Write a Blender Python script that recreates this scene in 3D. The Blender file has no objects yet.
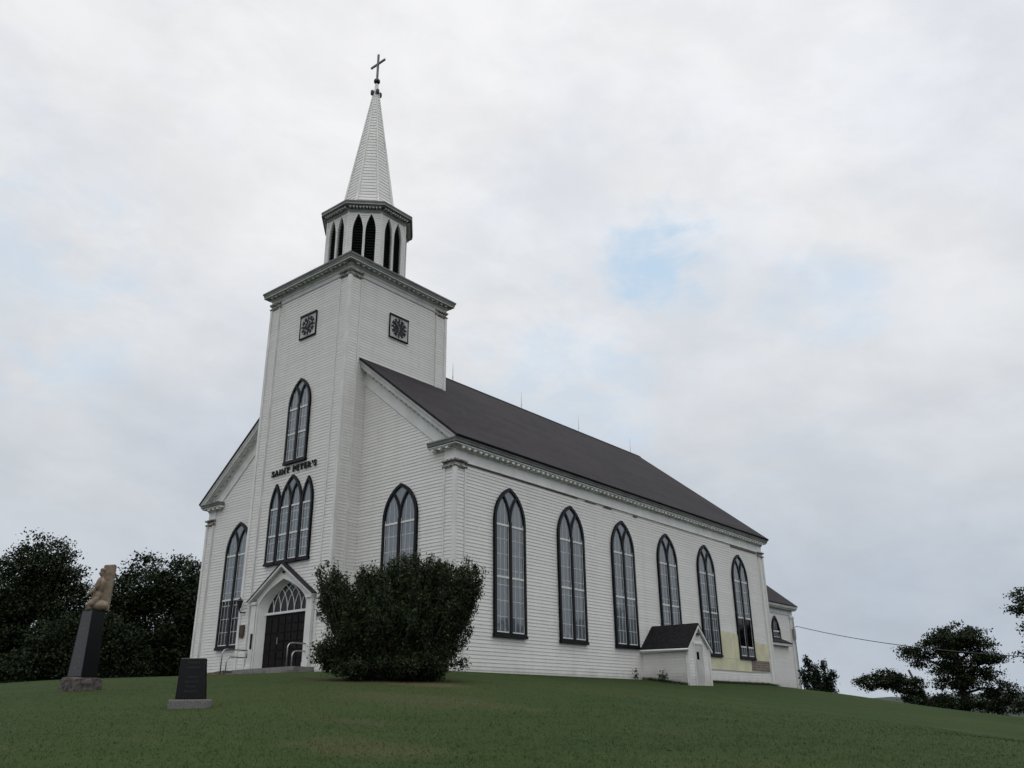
import bpy, bmesh, math, random
import numpy as np
from mathutils import Vector, Matrix, noise as mnoise

sc = bpy.context.scene
COL = sc.collection
random.seed(7)

# ------------------------------------------------------------------ camera
cd = bpy.data.cameras.new('camera')
cam = bpy.data.objects.new('camera', cd)
COL.objects.link(cam)
sc.camera = cam
YAW, PITCH, ROLL, FPX = math.radians(39.288), math.radians(21.307), math.radians(-0.559), 845.39
CAM = Vector((31.206, -23.805, 1.604))
_F = Vector((-math.sin(YAW)*math.cos(PITCH), math.cos(YAW)*math.cos(PITCH), math.sin(PITCH)))
_R = Vector((math.cos(YAW), math.sin(YAW), 0))
_U = _R.cross(_F)
_c, _s = math.cos(ROLL), math.sin(ROLL)
R2 = _c*_R + _s*_U
U2 = -_s*_R + _c*_U
M = Matrix((R2, U2, -_F)).transposed().to_4x4()
M.translation = CAM
cam.matrix_world = M
cd.sensor_width = 36.0
cd.lens = FPX/1024*36.0
cd.clip_start = 0.05
cd.clip_end = 20000

# ------------------------------------------------------------------ view
sc.view_settings.view_transform = 'Standard'
sc.view_settings.look = 'None'
sc.view_settings.exposure = 0.15
sc.view_settings.gamma = 1.0
sc.view_settings.use_curve_mapping = False

# ------------------------------------------------------------------ node helpers
class NT:
    def __init__(s, tree): s.t = tree; s.n = tree.nodes; s.l = tree.links
    def new(s, typ, **kw):
        n = s.n.new(typ)
        for k, v in kw.items():
            if k.startswith('i_'):
                n.inputs[k[2:].replace('_', ' ')].default_value = v
            else: setattr(n, k, v)
        return n
    def link(s, a, b): s.l.new(a, b)
    def val(s, sock, v):
        if hasattr(v, 'is_output') or isinstance(v, bpy.types.NodeSocket): s.l.new(v, sock)
        else: sock.default_value = v
    def math(s, op, a, b=0.0, c=0.0, clamp=False):
        n = s.n.new('ShaderNodeMath'); n.operation = op; n.use_clamp = clamp
        s.val(n.inputs[0], a); s.val(n.inputs[1], b); s.val(n.inputs[2], c)
        return n.outputs[0]
    def mix(s, f, a, b, blend='MIX'):
        n = s.n.new('ShaderNodeMix'); n.data_type = 'RGBA'; n.blend_type = blend
        s.val(n.inputs[0], f)
        for sock, v in ((n.inputs[6], a), (n.inputs[7], b)):
            if isinstance(v, tuple) and len(v) == 3: v = (*v, 1)
            s.val(sock, v)
        return n.outputs[2]
    def ramp(s, f, lo, hi, a=0.0, b=1.0, smooth=True):
        n = s.n.new('ShaderNodeMapRange')
        n.interpolation_type = 'SMOOTHSTEP' if smooth else 'LINEAR'
        s.val(n.inputs[0], f); s.val(n.inputs[1], lo); s.val(n.inputs[2], hi); s.val(n.inputs[3], a); s.val(n.inputs[4], b)
        return n.outputs[0]
    def noise(s, vec, scale, detail=3.0, rough=0.5, dist=0.0):
        n = s.n.new('ShaderNodeTexNoise')
        if vec is not None: s.l.new(vec, n.inputs['Vector'])
        n.inputs['Scale'].default_value = scale; n.inputs['Detail'].default_value = detail
        n.inputs['Roughness'].default_value = rough; n.inputs['Distortion'].default_value = dist
        return n.outputs['Fac']
    def scaled(s, vec, sx, sy, sz):
        n = s.n.new('ShaderNodeVectorMath'); n.operation = 'MULTIPLY'
        s.l.new(vec, n.inputs[0]); n.inputs[1].default_value = (sx, sy, sz)
        return n.outputs[0]

# ------------------------------------------------------------------ world: overcast sky over a Nishita sky
SUN_EL, SUN_AZ = math.radians(45), math.radians(308)      # azimuth: direction the light comes from (from +X, counter-clockwise)
SKY_STRENGTH = 0.1
w = bpy.data.worlds.new('World')
sc.world = w
w.use_nodes = True
T = NT(w.node_tree); T.n.clear()
sky = T.new('ShaderNodeTexSky'); sky.sky_type = 'NISHITA'; sky.sun_disc = False
sky.sun_elevation = SUN_EL
sky.sun_rotation = math.pi/2 - SUN_AZ
sky.air_density = 1.0; sky.dust_density = 1.5; sky.ozone_density = 1.0
tc = T.new('ShaderNodeTexCoord')
sep = T.new('ShaderNodeSeparateXYZ'); T.link(tc.outputs['Generated'], sep.inputs[0])
X, Y, Z = sep.outputs
zc = T.math('MAXIMUM', Z, 0.0)
den = T.math('ADD', zc, 0.22)
cmb = T.new('ShaderNodeCombineXYZ')
T.link(T.math('DIVIDE', X, den), cmb.inputs[0]); T.link(T.math('DIVIDE', Y, den), cmb.inputs[1])
flat = cmb.outputs[0]
rot = T.new('ShaderNodeVectorRotate'); rot.rotation_type = 'Z_AXIS'; rot.inputs['Angle'].default_value = math.radians(28)
T.link(flat, rot.inputs['Vector'])
gn = T.new('ShaderNodeVectorRotate'); gn.rotation_type = 'AXIS_ANGLE'; gn.inputs['Axis'].default_value = tuple(_F); gn.inputs['Angle'].default_value = math.radians(-9)
T.link(tc.outputs['Generated'], gn.inputs['Vector'])
fl = T.scaled(gn.outputs[0], 1.0, 1.0, 1.9)
n1 = T.noise(fl, 3.4, 8.0, 0.56, 0.25)
n2 = T.noise(fl, 8.5, 7.0, 0.6, 0.2)
n3 = T.noise(fl, 1.5, 3.0, 0.5, 0.0)
# cloud brightness: overcast, brighter towards the zenith, blue-grey near the horizon
elev = T.ramp(zc, 0.0, 0.62, 0.0, 1.0)
base = T.mix(elev, (4.35, 4.82, 5.38), (7.6, 7.65, 7.8))
zen = T.ramp(zc, 0.70, 1.0, 1.0, 2.6)
tone = T.math('ADD', T.ramp(n1, 0.3, 0.7, 0.955, 1.035), T.ramp(n2, 0.3, 0.72, -0.05, 0.045))
tone = T.math('MULTIPLY', T.math('MULTIPLY', tone, T.ramp(n3, 0.35, 0.65, 0.97, 1.03)), zen)
cool = T.mix(T.ramp(n1, 0.30, 0.62), (0.955, 0.985, 1.03), (1.005, 1.0, 0.995))
cl = T.mix(1.0, base, cool, 'MULTIPLY')
sclv = T.new('ShaderNodeVectorMath'); sclv.operation = 'SCALE'
T.link(cl, sclv.inputs[0]); T.link(tone, sclv.inputs['Scale'])
# thin spots where the blue shows: one clear hole and softer thin bands, fixed in the sky
def hole(dx, dy, dz, r0, r1, stretch=1.0):
    d = Vector((dx, dy, dz)).normalized()
    dot = T.new('ShaderNodeVectorMath'); dot.operation = 'DOT_PRODUCT'
    nm = T.new('ShaderNodeVectorMath'); nm.operation = 'NORMALIZE'
    T.link(tc.outputs['Generated'], nm.inputs[0])
    T.link(nm.outputs[0], dot.inputs[0]); dot.inputs[1].default_value = d
    return T.ramp(dot.outputs['Value'], math.cos(r1), math.cos(r0))
def skydir(u, v):
    return (_F + (u-512)/FPX*R2 - (v-384)/FPX*U2).normalized()
h1 = hole(*skydir(662, 260), 0.0, math.radians(7.0))
h2 = hole(*skydir(825, 302), 0.0, math.radians(7.0))
h3 = hole(*skydir(560, 385), 0.0, math.radians(13))
h4 = hole(*skydir(30, 300), 0.0, math.radians(14))
n4 = T.noise(fl, 11.0, 8.0, 0.62, 0.25)
def thin(h, lo, hi, amt):
    return T.math('MULTIPLY', T.ramp(T.math('MULTIPLY', h, n4), lo, hi), amt)
th = T.math('MAXIMUM', T.math('MAXIMUM', thin(h1, 0.26, 0.60, 0.8), thin(h2, 0.32, 0.7, 0.38)),
            T.math('MAXIMUM', thin(h3, 0.34, 0.66, 0.42), thin(h4, 0.36, 0.66, 0.35)))
th = T.math('MULTIPLY', th, T.ramp(zc, 0.02, 0.2))
blue = T.mix(0.75, sky.outputs[0], (5.3, 7.2, 9.0))
skyc = T.mix(th, sclv.outputs[0], blue)
bg = T.new('ShaderNodeBackground'); bg.inputs['Strength'].default_value = SKY_STRENGTH
T.link(skyc, bg.inputs['Color'])
out = T.new('ShaderNodeOutputWorld'); T.link(bg.outputs[0], out.inputs['Surface'])

sl = bpy.data.lights.new('sun', 'SUN'); sl.energy = 3.3; sl.angle = math.radians(60); sl.color = (1.0, 0.97, 0.93)
so = bpy.data.objects.new('sun', sl); COL.objects.link(so)
sdir = Vector((math.cos(SUN_EL)*math.cos(SUN_AZ), math.cos(SUN_EL)*math.sin(SUN_AZ), math.sin(SUN_EL)))
so.rotation_euler = sdir.to_track_quat('Z', 'Y').to_euler()
so.location = (0, -20, 60)

# ------------------------------------------------------------------ materials
MATS = {}
def mat(name):
    m = bpy.data.materials.new(name); m.use_nodes = True
    t = NT(m.node_tree); t.n.clear()
    b = t.new('ShaderNodeBsdfPrincipled'); o = t.new('ShaderNodeOutputMaterial')
    t.link(b.outputs[0], o.inputs['Surface'])
    MATS[name] = m
    return m, t, b, o
def objco(t): return t.new('ShaderNodeTexCoord').outputs['Object']
def bump(t, b, h, strength=0.3, dist=0.02):
    n = t.new('ShaderNodeBump'); n.inputs['Strength'].default_value = strength; n.inputs['Distance'].default_value = dist
    t.link(h, n.inputs['Height']); t.link(n.outputs[0], b.inputs['Normal'])
def simple(name, c, rough=0.6, metal=0.0, var=0.12, vs=6.0, bmp=0.0, spec=0.5):
    m, t, b, o = mat(name)
    co = objco(t)
    n = t.noise(co, vs, 4.0, 0.6)
    lo = tuple(x*(1-var) for x in c); hi = tuple(min(1, x*(1+var)) for x in c)
    t.link(t.mix(t.ramp(n, 0.3, 0.7), lo, hi), b.inputs['Base Color'])
    b.inputs['Roughness'].default_value = rough; b.inputs['Metallic'].default_value = metal
    b.inputs['Specular IOR Level'].default_value = spec
    if bmp: bump(t, b, t.noise(co, vs*6, 4.0, 0.6), bmp, 0.01)
    return m
CLAP = 0.14
CLAP0 = 2.60
# white painted clapboards: board to board tone, vertical rain streaks, worn spots
m, t, b, o = mat('white_clapboard')
co = objco(t); sp = t.new('ShaderNodeSeparateXYZ'); t.link(co, sp.inputs[0])
row = t.math('FLOOR', t.math('DIVIDE', t.math('SUBTRACT', sp.outputs[2], CLAP0), CLAP))
wn = t.new('ShaderNodeTexWhiteNoise'); wn.noise_dimensions = '1D'; t.link(row, wn.inputs['W'])
seg = t.math('FLOOR', t.math('ADD', t.math('DIVIDE', t.math('ADD', sp.outputs[0], sp.outputs[1]), 4.9), t.math('MULTIPLY', wn.outputs[0], 7.0)))
wn2 = t.new('ShaderNodeTexWhiteNoise'); wn2.noise_dimensions = '2D'
c2 = t.new('ShaderNodeCombineXYZ'); t.link(row, c2.inputs[0]); t.link(seg, c2.inputs[1]); t.link(c2.outputs[0], wn2.inputs['Vector'])
streak = t.noise(t.scaled(co, 1.6, 1.6, 0.10), 1.0, 5.0, 0.6)
blotch = t.noise(co, 0.5, 4.0, 0.6)
worn = t.noise(t.scaled(co, 1.0, 1.0, 5.0), 3.0, 5.0, 0.7)
cbase = t.mix(wn2.outputs[0], (0.79, 0.775, 0.74), (0.84, 0.825, 0.79))
cbase = t.mix(t.ramp(streak, 0.45, 0.85, 0.0, 0.34), cbase, (0.60, 0.585, 0.54))
cbase = t.mix(t.ramp(blotch, 0.5, 0.8, 0.0, 0.3), cbase, (0.66, 0.65, 0.62))
cbase = t.mix(t.ramp(worn, 0.70, 0.82, 0.0, 0.55), cbase, (0.40, 0.37, 0.33))
segf = t.math('FRACT', t.math('ADD', t.math('DIVIDE', t.math('ADD', sp.outputs[0], sp.outputs[1]), 4.9), t.math('MULTIPLY', wn.outputs[0], 7.0)))
cbase = t.mix(t.math('MULTIPLY', t.math('LESS_THAN', segf, 0.0035), 0.4), cbase, (0.25, 0.24, 0.22))
foot = t.math('ADD', sp.outputs[2], t.math('MULTIPLY', t.noise(t.scaled(co, 1.0, 1.0, 0.4), 1.7, 4.0, 0.6), -0.9))
cbase = t.mix(t.ramp(foot, 2.45, 3.05, 0.45, 0.0), cbase, (0.40, 0.39, 0.32))
t.link(cbase, b.inputs['Base Color'])
b.inputs['Roughness'].default_value = 0.6; b.inputs['Specular IOR Level'].default_value = 0.3
bump(t, b, t.noise(t.scaled(co, 2.0, 2.0, 30.0), 2.0, 3.0, 0.6), 0.15, 0.01)
simple('clapboard_lap_shade', (0.52, 0.51, 0.49), 0.9, var=0.3, vs=1.5)  # board undersides darkened: shade under each lap put into the colour
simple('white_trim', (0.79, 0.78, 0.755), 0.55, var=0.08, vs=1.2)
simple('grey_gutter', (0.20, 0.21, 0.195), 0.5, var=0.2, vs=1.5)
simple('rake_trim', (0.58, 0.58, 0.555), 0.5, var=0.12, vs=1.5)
# weathered capital: paint flaking off grey-brown wood
m, t, b, o = mat('flaking_trim'); co = objco(t)
f = t.ramp(t.noise(co, 9.0, 5.0, 0.7), 0.42, 0.58)
t.link(t.mix(f, (0.145, 0.12, 0.105), (0.52, 0.50, 0.47)), b.inputs['Base Color']); b.inputs['Roughness'].default_value = 0.8
# black window frames
simple('black_frame', (0.007, 0.008, 0.011), 0.5, var=0.25, vs=3.0, spec=0.25)
# roof shingles
m, t, b, o = mat('roof_shingle'); co = objco(t); sp = t.new('ShaderNodeSeparateXYZ'); t.link(co, sp.inputs[0])
cb = t.new('ShaderNodeCombineXYZ'); t.link(t.math('ADD', sp.outputs[1], 0.0), cb.inputs[0]); t.link(t.math('MULTIPLY', sp.outputs[2], 1.6), cb.inputs[1])
bk = t.new('ShaderNodeTexBrick'); t.link(cb.outputs[0], bk.inputs['Vector'])
bk.inputs['Scale'].default_value = 1.0; bk.inputs['Brick Width'].default_value = 0.32; bk.inputs['Row Height'].default_value = 0.22
bk.inputs['Mortar Size'].default_value = 0.012; bk.inputs['Mortar Smooth'].default_value = 0.4
bk.inputs['Color1'].default_value = (0.017, 0.015, 0.0168, 1); bk.inputs['Color2'].default_value = (0.031, 0.0265, 0.029, 1); bk.inputs['Mortar'].default_value = (0.017, 0.015, 0.0175, 1)
pt = t.noise(t.scaled(co, 0.25, 0.25, 1.2), 1.0, 4.0, 0.6)
gr = t.noise(co, 60.0, 2.0, 0.6)
c = t.mix(t.ramp(pt, 0.35, 0.65, 0.0, 0.7), bk.outputs['Color'], (0.038, 0.0325, 0.0352))
c = t.mix(t.ramp(gr, 0.35, 0.65, 0.0, 0.3), c, (0.049, 0.0425, 0.045))
t.link(c, b.inputs['Base Color']); b.inputs['Roughness'].default_value = 0.9; b.inputs['Specular IOR Level'].default_value = 0.2
bump(t, b, bk.outputs['Fac'], -0.4, 0.01)
simple('dark_shingle', (0.016, 0.0145, 0.0155), 0.9, var=0.35, vs=9.0, bmp=0.3, spec=0.15)
# window panes: storm glass over pale leaded glass, slightly wavy
def glassmat(name, ca, cb_, rough, ior, vs=0.8):
    m, t, b, o = mat(name); co = objco(t)
    n = t.noise(t.scaled(co, 1.0, 1.0, 0.6), vs, 4.0, 0.6)
    t.link(t.mix(t.ramp(n, 0.3, 0.7), ca, cb_), b.inputs['Base Color'])
    b.inputs['Roughness'].default_value = rough; b.inputs['IOR'].default_value = ior
    bump(t, b, t.noise(co, 1.1, 1.0, 0.5), 0.04, 0.02)
glassmat('pale_glass', (0.112, 0.138, 0.155), (0.160, 0.188, 0.205), 0.03, 2.0)
glassmat('dark_glass', (0.006, 0.007, 0.008), (0.015, 0.016, 0.018), 0.04, 1.32)
simple('pale_lead', (0.58, 0.61, 0.62), 0.5, var=0.1)
simple('louvre_black', (0.010, 0.009, 0.011), 0.7, var=0.3)
simple('door_brown', (0.0085, 0.0065, 0.007), 0.6, var=0.3, vs=4.0, spec=0.15)
simple('door_panel', (0.0135, 0.0105, 0.011), 0.6, var=0.3, vs=4.0, spec=0.15)
simple('galvanised', (0.36, 0.36, 0.35), 0.4, 0.7, var=0.15)
simple('dark_iron', (0.03, 0.03, 0.032), 0.5, 0.3)
simple('cross_metal', (0.17, 0.17, 0.17), 0.5, 0.3, var=0.2)
simple('bronze_plaque', (0.085, 0.05, 0.035), 0.5, 0.3)
simple('concrete', (0.20, 0.195, 0.18), 0.85, var=0.25, vs=3.0, bmp=0.3)
simple('ramp_wood', (0.15, 0.115, 0.085), 0.8, var=0.25, vs=5.0, bmp=0.2)
simple('clock_face', (0.50, 0.49, 0.48), 0.6, var=0.1, vs=4)
simple('sheathing_yellow', (0.72, 0.69, 0.48), 0.7, var=0.10, vs=1.1)
m, t, b, o = mat('bare_shingle'); co = objco(t); sp = t.new('ShaderNodeSeparateXYZ'); t.link(co, sp.inputs[0])
cb = t.new('ShaderNodeCombineXYZ'); t.link(sp.outputs[1], cb.inputs[0]); t.link(sp.outputs[2], cb.inputs[1])
bk = t.new('ShaderNodeTexBrick'); t.link(cb.outputs[0], bk.inputs['Vector']); bk.inputs['Scale'].default_value = 1.0
bk.inputs['Brick Width'].default_value = 0.3; bk.inputs['Row Height'].default_value = 0.13; bk.inputs['Mortar Size'].default_value = 0.015
bk.inputs['Color1'].default_value = (0.24, 0.19, 0.165, 1); bk.inputs['Color2'].default_value = (0.32, 0.27, 0.235, 1); bk.inputs['Mortar'].default_value = (0.12, 0.09, 0.08, 1)
t.link(bk.outputs['Color'], b.inputs['Base Color']); b.inputs['Roughness'].default_value = 0.9
# stone
m, t, b, o = mat('black_granite'); co = objco(t)
t.link(t.mix(t.ramp(t.noise(co, 90.0, 2.0, 0.7), 0.4, 0.7), (0.006, 0.006, 0.0065), (0.018, 0.0175, 0.017)), b.inputs['Base Color']); b.inputs['Roughness'].default_value = 0.30; b.inputs['Specular IOR Level'].default_value = 0.25
m, t, b, o = mat('tan_sandstone'); co = objco(t)
f = t.noise(co, 7.0, 6.0, 0.65)
t.link(t.mix(t.ramp(f, 0.3, 0.7), (0.18, 0.138, 0.098), (0.32, 0.252, 0.182)), b.inputs['Base Color']); b.inputs['Roughness'].default_value = 0.9
bump(t, b, t.noise(co, 22.0, 5.0, 0.65), 0.5, 0.02)
m, t, b, o = mat('rough_plinth'); co = objco(t)
f = t.noise(co, 8.0, 6.0, 0.7)
t.link(t.mix(t.ramp(f, 0.35, 0.65), (0.045, 0.038, 0.035), (0.17, 0.145, 0.13)), b.inputs['Base Color']); b.inputs['Roughness'].default_value = 0.95
bump(t, b, t.noise(co, 9.0, 6.0, 0.7), 1.0, 0.06)
m, t, b, o = mat('grey_granite'); co = objco(t)
f = t.noise(co, 40.0, 4.0, 0.7)
t.link(t.mix(t.ramp(f, 0.35, 0.65), (0.11, 0.106, 0.10), (0.22, 0.212, 0.20)), b.inputs['Base Color']); b.inputs['Roughness'].default_value = 0.85
bump(t, b, f, 0.5, 0.01)
simple('engraving', (0.12, 0.12, 0.12), 0.8)
simple('faint_engraving', (0.03, 0.03, 0.03), 0.8)
simple('sky_sheen_granite', (0.055, 0.056, 0.058), 0.35, var=0.15, vs=60.0)  # paler granite: sky reflection on the polished face painted as colour
# plants
def leafmat(name, ca, cb_, cc, trans=0.12):
    m, t, b, o = mat(name)
    geo = t.new('ShaderNodeNewGeometry')
    r = geo.outputs['Random Per Island']
    c = t.mix(r, ca, cb_)
    c = t.mix(t.ramp(r, 0.86, 1.0, 0.0, 0.7), c, cc)
    t.link(c, b.inputs['Base Color']); b.inputs['Roughness'].default_value = 0.6; b.inputs['Specular IOR Level'].default_value = 0.18
    tr = t.new('ShaderNodeBsdfTranslucent'); t.link(c, tr.inputs['Color'])
    mx = t.new('ShaderNodeMixShader'); mx.inputs[0].default_value = trans
    t.link(b.outputs[0], mx.inputs[1]); t.link(tr.outputs[0], mx.inputs[2]); t.link(mx.outputs[0], o.inputs['Surface'])
leafmat('maple_leaf', (0.012, 0.022, 0.008), (0.028, 0.043, 0.0145), (0.045, 0.063, 0.023), 0.14)
leafmat('lilac_leaf', (0.018, 0.029, 0.011), (0.046, 0.066, 0.025), (0.090, 0.112, 0.050), 0.2)
leafmat('fir_leaf', (0.011, 0.021, 0.011), (0.024, 0.039, 0.018), (0.04, 0.055, 0.026), 0.12)
leafmat('weed_leaf', (0.03, 0.055, 0.02), (0.055, 0.09, 0.03), (0.08, 0.10, 0.04), 0.25)
simple('bark', (0.055, 0.045, 0.036), 0.9, var=0.3, vs=5.0, bmp=0.4)

# lawn
def lawn_color(t, co):
    big = t.noise(co, 0.09, 4.0, 0.55)
    rt = t.new('ShaderNodeVectorRotate'); rt.rotation_type = 'Z_AXIS'; rt.inputs['Angle'].default_value = math.radians(-39); t.link(co, rt.inputs['Vector'])
    mid = t.noise(t.scaled(rt.outputs[0], 0.22, 1.5, 1.0), 0.5, 5.0, 0.62)
    fine = t.noise(t.scaled(rt.outputs[0], 1.0, 2.2, 1.0), 2.2, 6.0, 0.72)
    c = t.mix(t.ramp(mid, 0.3, 0.7), (0.0120, 0.0310, 0.0045), (0.025, 0.049, 0.0085))
    c = t.mix(t.ramp(big, 0.40, 0.68, 0.0, 0.55), c, (0.041, 0.053, 0.0145))
    c = t.mix(t.ramp(fine, 0.42, 0.68, 0.0, 0.75), c, (0.037, 0.055, 0.0140))
    dry = t.noise(t.scaled(co, 0.32, 0.6, 1.0), 0.8, 4.0, 0.6)
    c = t.mix(t.ramp(dry, 0.57, 0.74, 0.0, 0.45), c, (0.07, 0.062, 0.030))
    return c, fine, mid
def dry_spot(t, co, c, x, y, rx, ry, col, amt):
    v = t.new('ShaderNodeVectorMath'); v.operation = 'SUBTRACT'; t.link(co, v.inputs[0]); v.inputs[1].default_value = (x, y, 0)
    s2 = t.scaled(v.outputs[0], 1/rx, 1/ry, 0.0)
    ln = t.new('ShaderNodeVectorMath'); ln.operation = 'LENGTH'; t.link(s2, ln.inputs[0])
    d = t.math('ADD', ln.outputs['Value'], t.math('MULTIPLY', t.math('SUBTRACT', t.noise(co, 1.3, 4.0, 0.65), 0.5), 1.3))
    return t.mix(t.ramp(d, 0.35, 1.15, amt, 0.0), c, col)
def lawn_all(t, co):
    c, fine, mid = lawn_color(t, co)
    c = dry_spot(t, co, c, 13.6, -6.4, 1.9, 1.1, (0.105, 0.075, 0.044), 0.75)
    c = dry_spot(t, co, c, 11.5, -7.2, 1.8, 1.3, (0.080, 0.066, 0.036), 0.6)
    c = dry_spot(t, co, c, 21.9, -15.6, 1.5, 0.9, (0.090, 0.072, 0.038), 0.38)
    c = dry_spot(t, co, c, 17.0, -10.0, 3.0, 1.5, (0.066, 0.062, 0.030), 0.5)
    return c, fine, mid
m, t, b, o = mat('lawn_ground')
co = objco(t)
c, fine, mid = lawn_all(t, co)
# far below the hill: fields and woods
dist = t.new('ShaderNodeVectorMath'); dist.operation = 'LENGTH'; t.link(co, dist.inputs[0])
fields = t.noise(co, 0.006, 3.0, 0.5)
far = t.mix(t.ramp(fields, 0.45, 0.55), (0.02, 0.035, 0.018), (0.045, 0.055, 0.028))
c = t.mix(t.ramp(dist.outputs['Value'], 120.0, 300.0), c, far)
t.link(c, b.inputs['Base Color']); b.inputs['Roughness'].default_value = 0.95; b.inputs['Specular IOR Level'].default_value = 0.15
g2 = t.noise(co, 17.0, 4.0, 0.75)
c = t.mix(t.ramp(g2, 0.35, 0.68, 0.0, 0.38), c, (0.044, 0.066, 0.0185))
c = t.mix(t.ramp(t.noise(co, 45.0, 2.0, 0.7), 0.5, 0.75, 0.0, 0.25), c, (0.010, 0.024, 0.005))
t.link(c, b.inputs['Base Color'])
bump(t, b, g2, 0.55, 0.045)
m, t, b, o = mat('grass_blade')
co = t.new('ShaderNodeNewGeometry')
c, fine, mid = lawn_all(t, co.outputs['Position'])
c = t.mix(1.0, c, (1.9, 1.9, 1.7), 'MULTIPLY')
c = t.mix(t.ramp(co.outputs['Random Per Island'], 0.5, 1.0, 0.0, 0.45), c, (0.085, 0.100, 0.035))
t.link(c, b.inputs['Base Color']); b.inputs['Roughness'].default_value = 0.6; b.inputs['Specular IOR Level'].default_value = 0.2
m, t, b, o = mat('far_woods')
co = objco(t)
t.link(t.mix(t.ramp(t.noise(co, 0.02, 4.0, 0.6), 0.4, 0.6), (0.014, 0.026, 0.019), (0.026, 0.042, 0.026)), b.inputs['Base Color']); b.inputs['Roughness'].default_value = 0.95

# ------------------------------------------------------------------ mesh builder
class MB:
    def __init__(s): s.v = []; s.f = []; s.mi = []; s.cur = 0
    def face(s, pts, m=None):
        i = len(s.v); s.v += [tuple(p) for p in pts]; s.f.append(tuple(range(i, i+len(pts)))); s.mi.append(s.cur if m is None else m)
    def prism(s, poly, a, b, fr):
        """polygon of (s,z) extruded from n=a to n=b in frame fr"""
        n = len(poly)
        s.face([fr(p[0], b, p[1]) for p in poly]); s.face([fr(p[0], a, p[1]) for p in reversed(poly)])
        for i in range(n):
            p, q = poly[i], poly[(i+1) % n]
            s.face([fr(p[0], a, p[1]), fr(q[0], a, q[1]), fr(q[0], b, q[1]), fr(p[0], b, p[1])])
    def box(s, fr, s0, s1, n0, n1, z0, z1):
        s.prism([(s0, z0), (s1, z0), (s1, z1), (s0, z1)], n0, n1, fr)
    def wbox(s, x0, x1, y0, y1, z0, z1):
        s.box(lambda a, n, z: (a, n, z), x0, x1, y0, y1, z0, z1)
    def ribbon(s, path, wdt, n0, n1, fr, closed=False):
        """strip of width wdt along a 2-D path (s,z), extruded n0..n1"""
        P = [Vector(p) for p in path]; N = len(P); L = []; Rr = []
        for i in range(N):
            if closed: d0 = (P[i]-P[i-1]); d1 = (P[(i+1) % N]-P[i])
            else:
                d0 = P[i]-P[i-1] if i else P[1]-P[0]; d1 = P[i+1]-P[i] if i < N-1 else d0
                if i == 0: d0 = d1
            d0 = d0.normalized(); d1 = d1.normalized()
            a = Vector((-d0.y, d0.x)); bb = Vector((-d1.y, d1.x)); m = (a+bb)
            if m.length < 1e-6: m = a
            m = m.normalized(); k = 1/max(0.35, m.dot(a))
            L.append(P[i]+m*wdt/2*k); Rr.append(P[i]-m*wdt/2*k)
        rng = range(N if closed else N-1)
        for i in rng:
            j = (i+1) % N
            s.face([fr(*f) for f in ((L[i].x, n1, L[i].y), (Rr[i].x, n1, Rr[i].y), (Rr[j].x, n1, Rr[j].y), (L[j].x, n1, L[j].y))])
            s.face([fr(*f) for f in ((L[i].x, n0, L[i].y), (L[i].x, n1, L[i].y), (L[j].x, n1, L[j].y), (L[j].x, n0, L[j].y))])
            s.face([fr(*f) for f in ((Rr[i].x, n1, Rr[i].y), (Rr[i].x, n0, Rr[i].y), (Rr[j].x, n0, Rr[j].y), (Rr[j].x, n1, Rr[j].y))])
        if not closed:
            for i in (0, N-1):
                s.face([fr(*f) for f in ((L[i].x, n0, L[i].y), (Rr[i].x, n0, Rr[i].y), (Rr[i].x, n1, Rr[i].y), (L[i].x, n1, L[i].y))])
    def sweep(s, path, prof, z0, closed=False, caps=True):
        """closed profile [(outward, dz)] swept along a horizontal path, outward on its right"""
        P = [Vector(p) for p in path]; N = len(P); rings = []
        for i in range(N):
            if closed: d0 = P[i]-P[i-1]; d1 = P[(i+1) % N]-P[i]
            else:
                d0 = P[i]-P[i-1] if i else P[1]-P[0]; d1 = P[i+1]-P[i] if i < N-1 else P[i]-P[i-1]
            d0 = d0.normalized(); d1 = d1.normalized()
            a = Vector((d0.y, -d0.x)); bb = Vector((d1.y, -d1.x)); m = (a+bb).normalized(); k = 1/max(0.3, m.dot(a))
            rings.append([(P[i].x+m.x*k*o_, P[i].y+m.y*k*o_, z0+dz) for o_, dz in prof])
        K = len(prof)
        for i in range(N if closed else N-1):
            A, B = rings[i], rings[(i+1) % N]
            for k in range(K):
                s.face([A[k], B[k], B[(k+1) % K], A[(k+1) % K]])
        if not closed and caps:
            s.face(rings[0]); s.face(list(reversed(rings[-1])))
    def tube(s, pts, rad, seg=8, cap=True):
        pts = [Vector(p) for p in pts]; N = len(pts)
        if not hasattr(rad, '__len__'): rad = [rad]*N
        rings = []; up = Vector((0, 0, 1)); prev = None
        for i in range(N):
            d = (pts[min(i+1, N-1)]-pts[max(i-1, 0)]).normalized()
            if prev is None:
                x = d.cross(up)
                if x.length < 0.05: x = d.cross(Vector((1, 0, 0)))
            else: x = prev - d*prev.dot(d)
            x.normalize(); prev = x; y = d.cross(x)
            rings.append([pts[i]+(x*math.cos(2*math.pi*k/seg)+y*math.sin(2*math.pi*k/seg))*rad[i] for k in range(seg)])
        base = len(s.v)
        for r in rings: s.v += [tuple(p) for p in r]
        for i in range(N-1):
            for k in range(seg):
                s.f.append((base+i*seg+k, base+i*seg+(k+1) % seg, base+(i+1)*seg+(k+1) % seg, base+(i+1)*seg+k)); s.mi.append(s.cur)
        if cap:
            s.f.append(tuple(base+k for k in reversed(range(seg)))); s.mi.append(s.cur)
            s.f.append(tuple(base+(N-1)*seg+k for k in range(seg))); s.mi.append(s.cur)
    def lathe(s, c, prof, seg=14):
        s.tube([(c[0], c[1], c[2]+z) for r, z in prof], [max(r, 0.001) for r, z in prof], seg)
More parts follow.
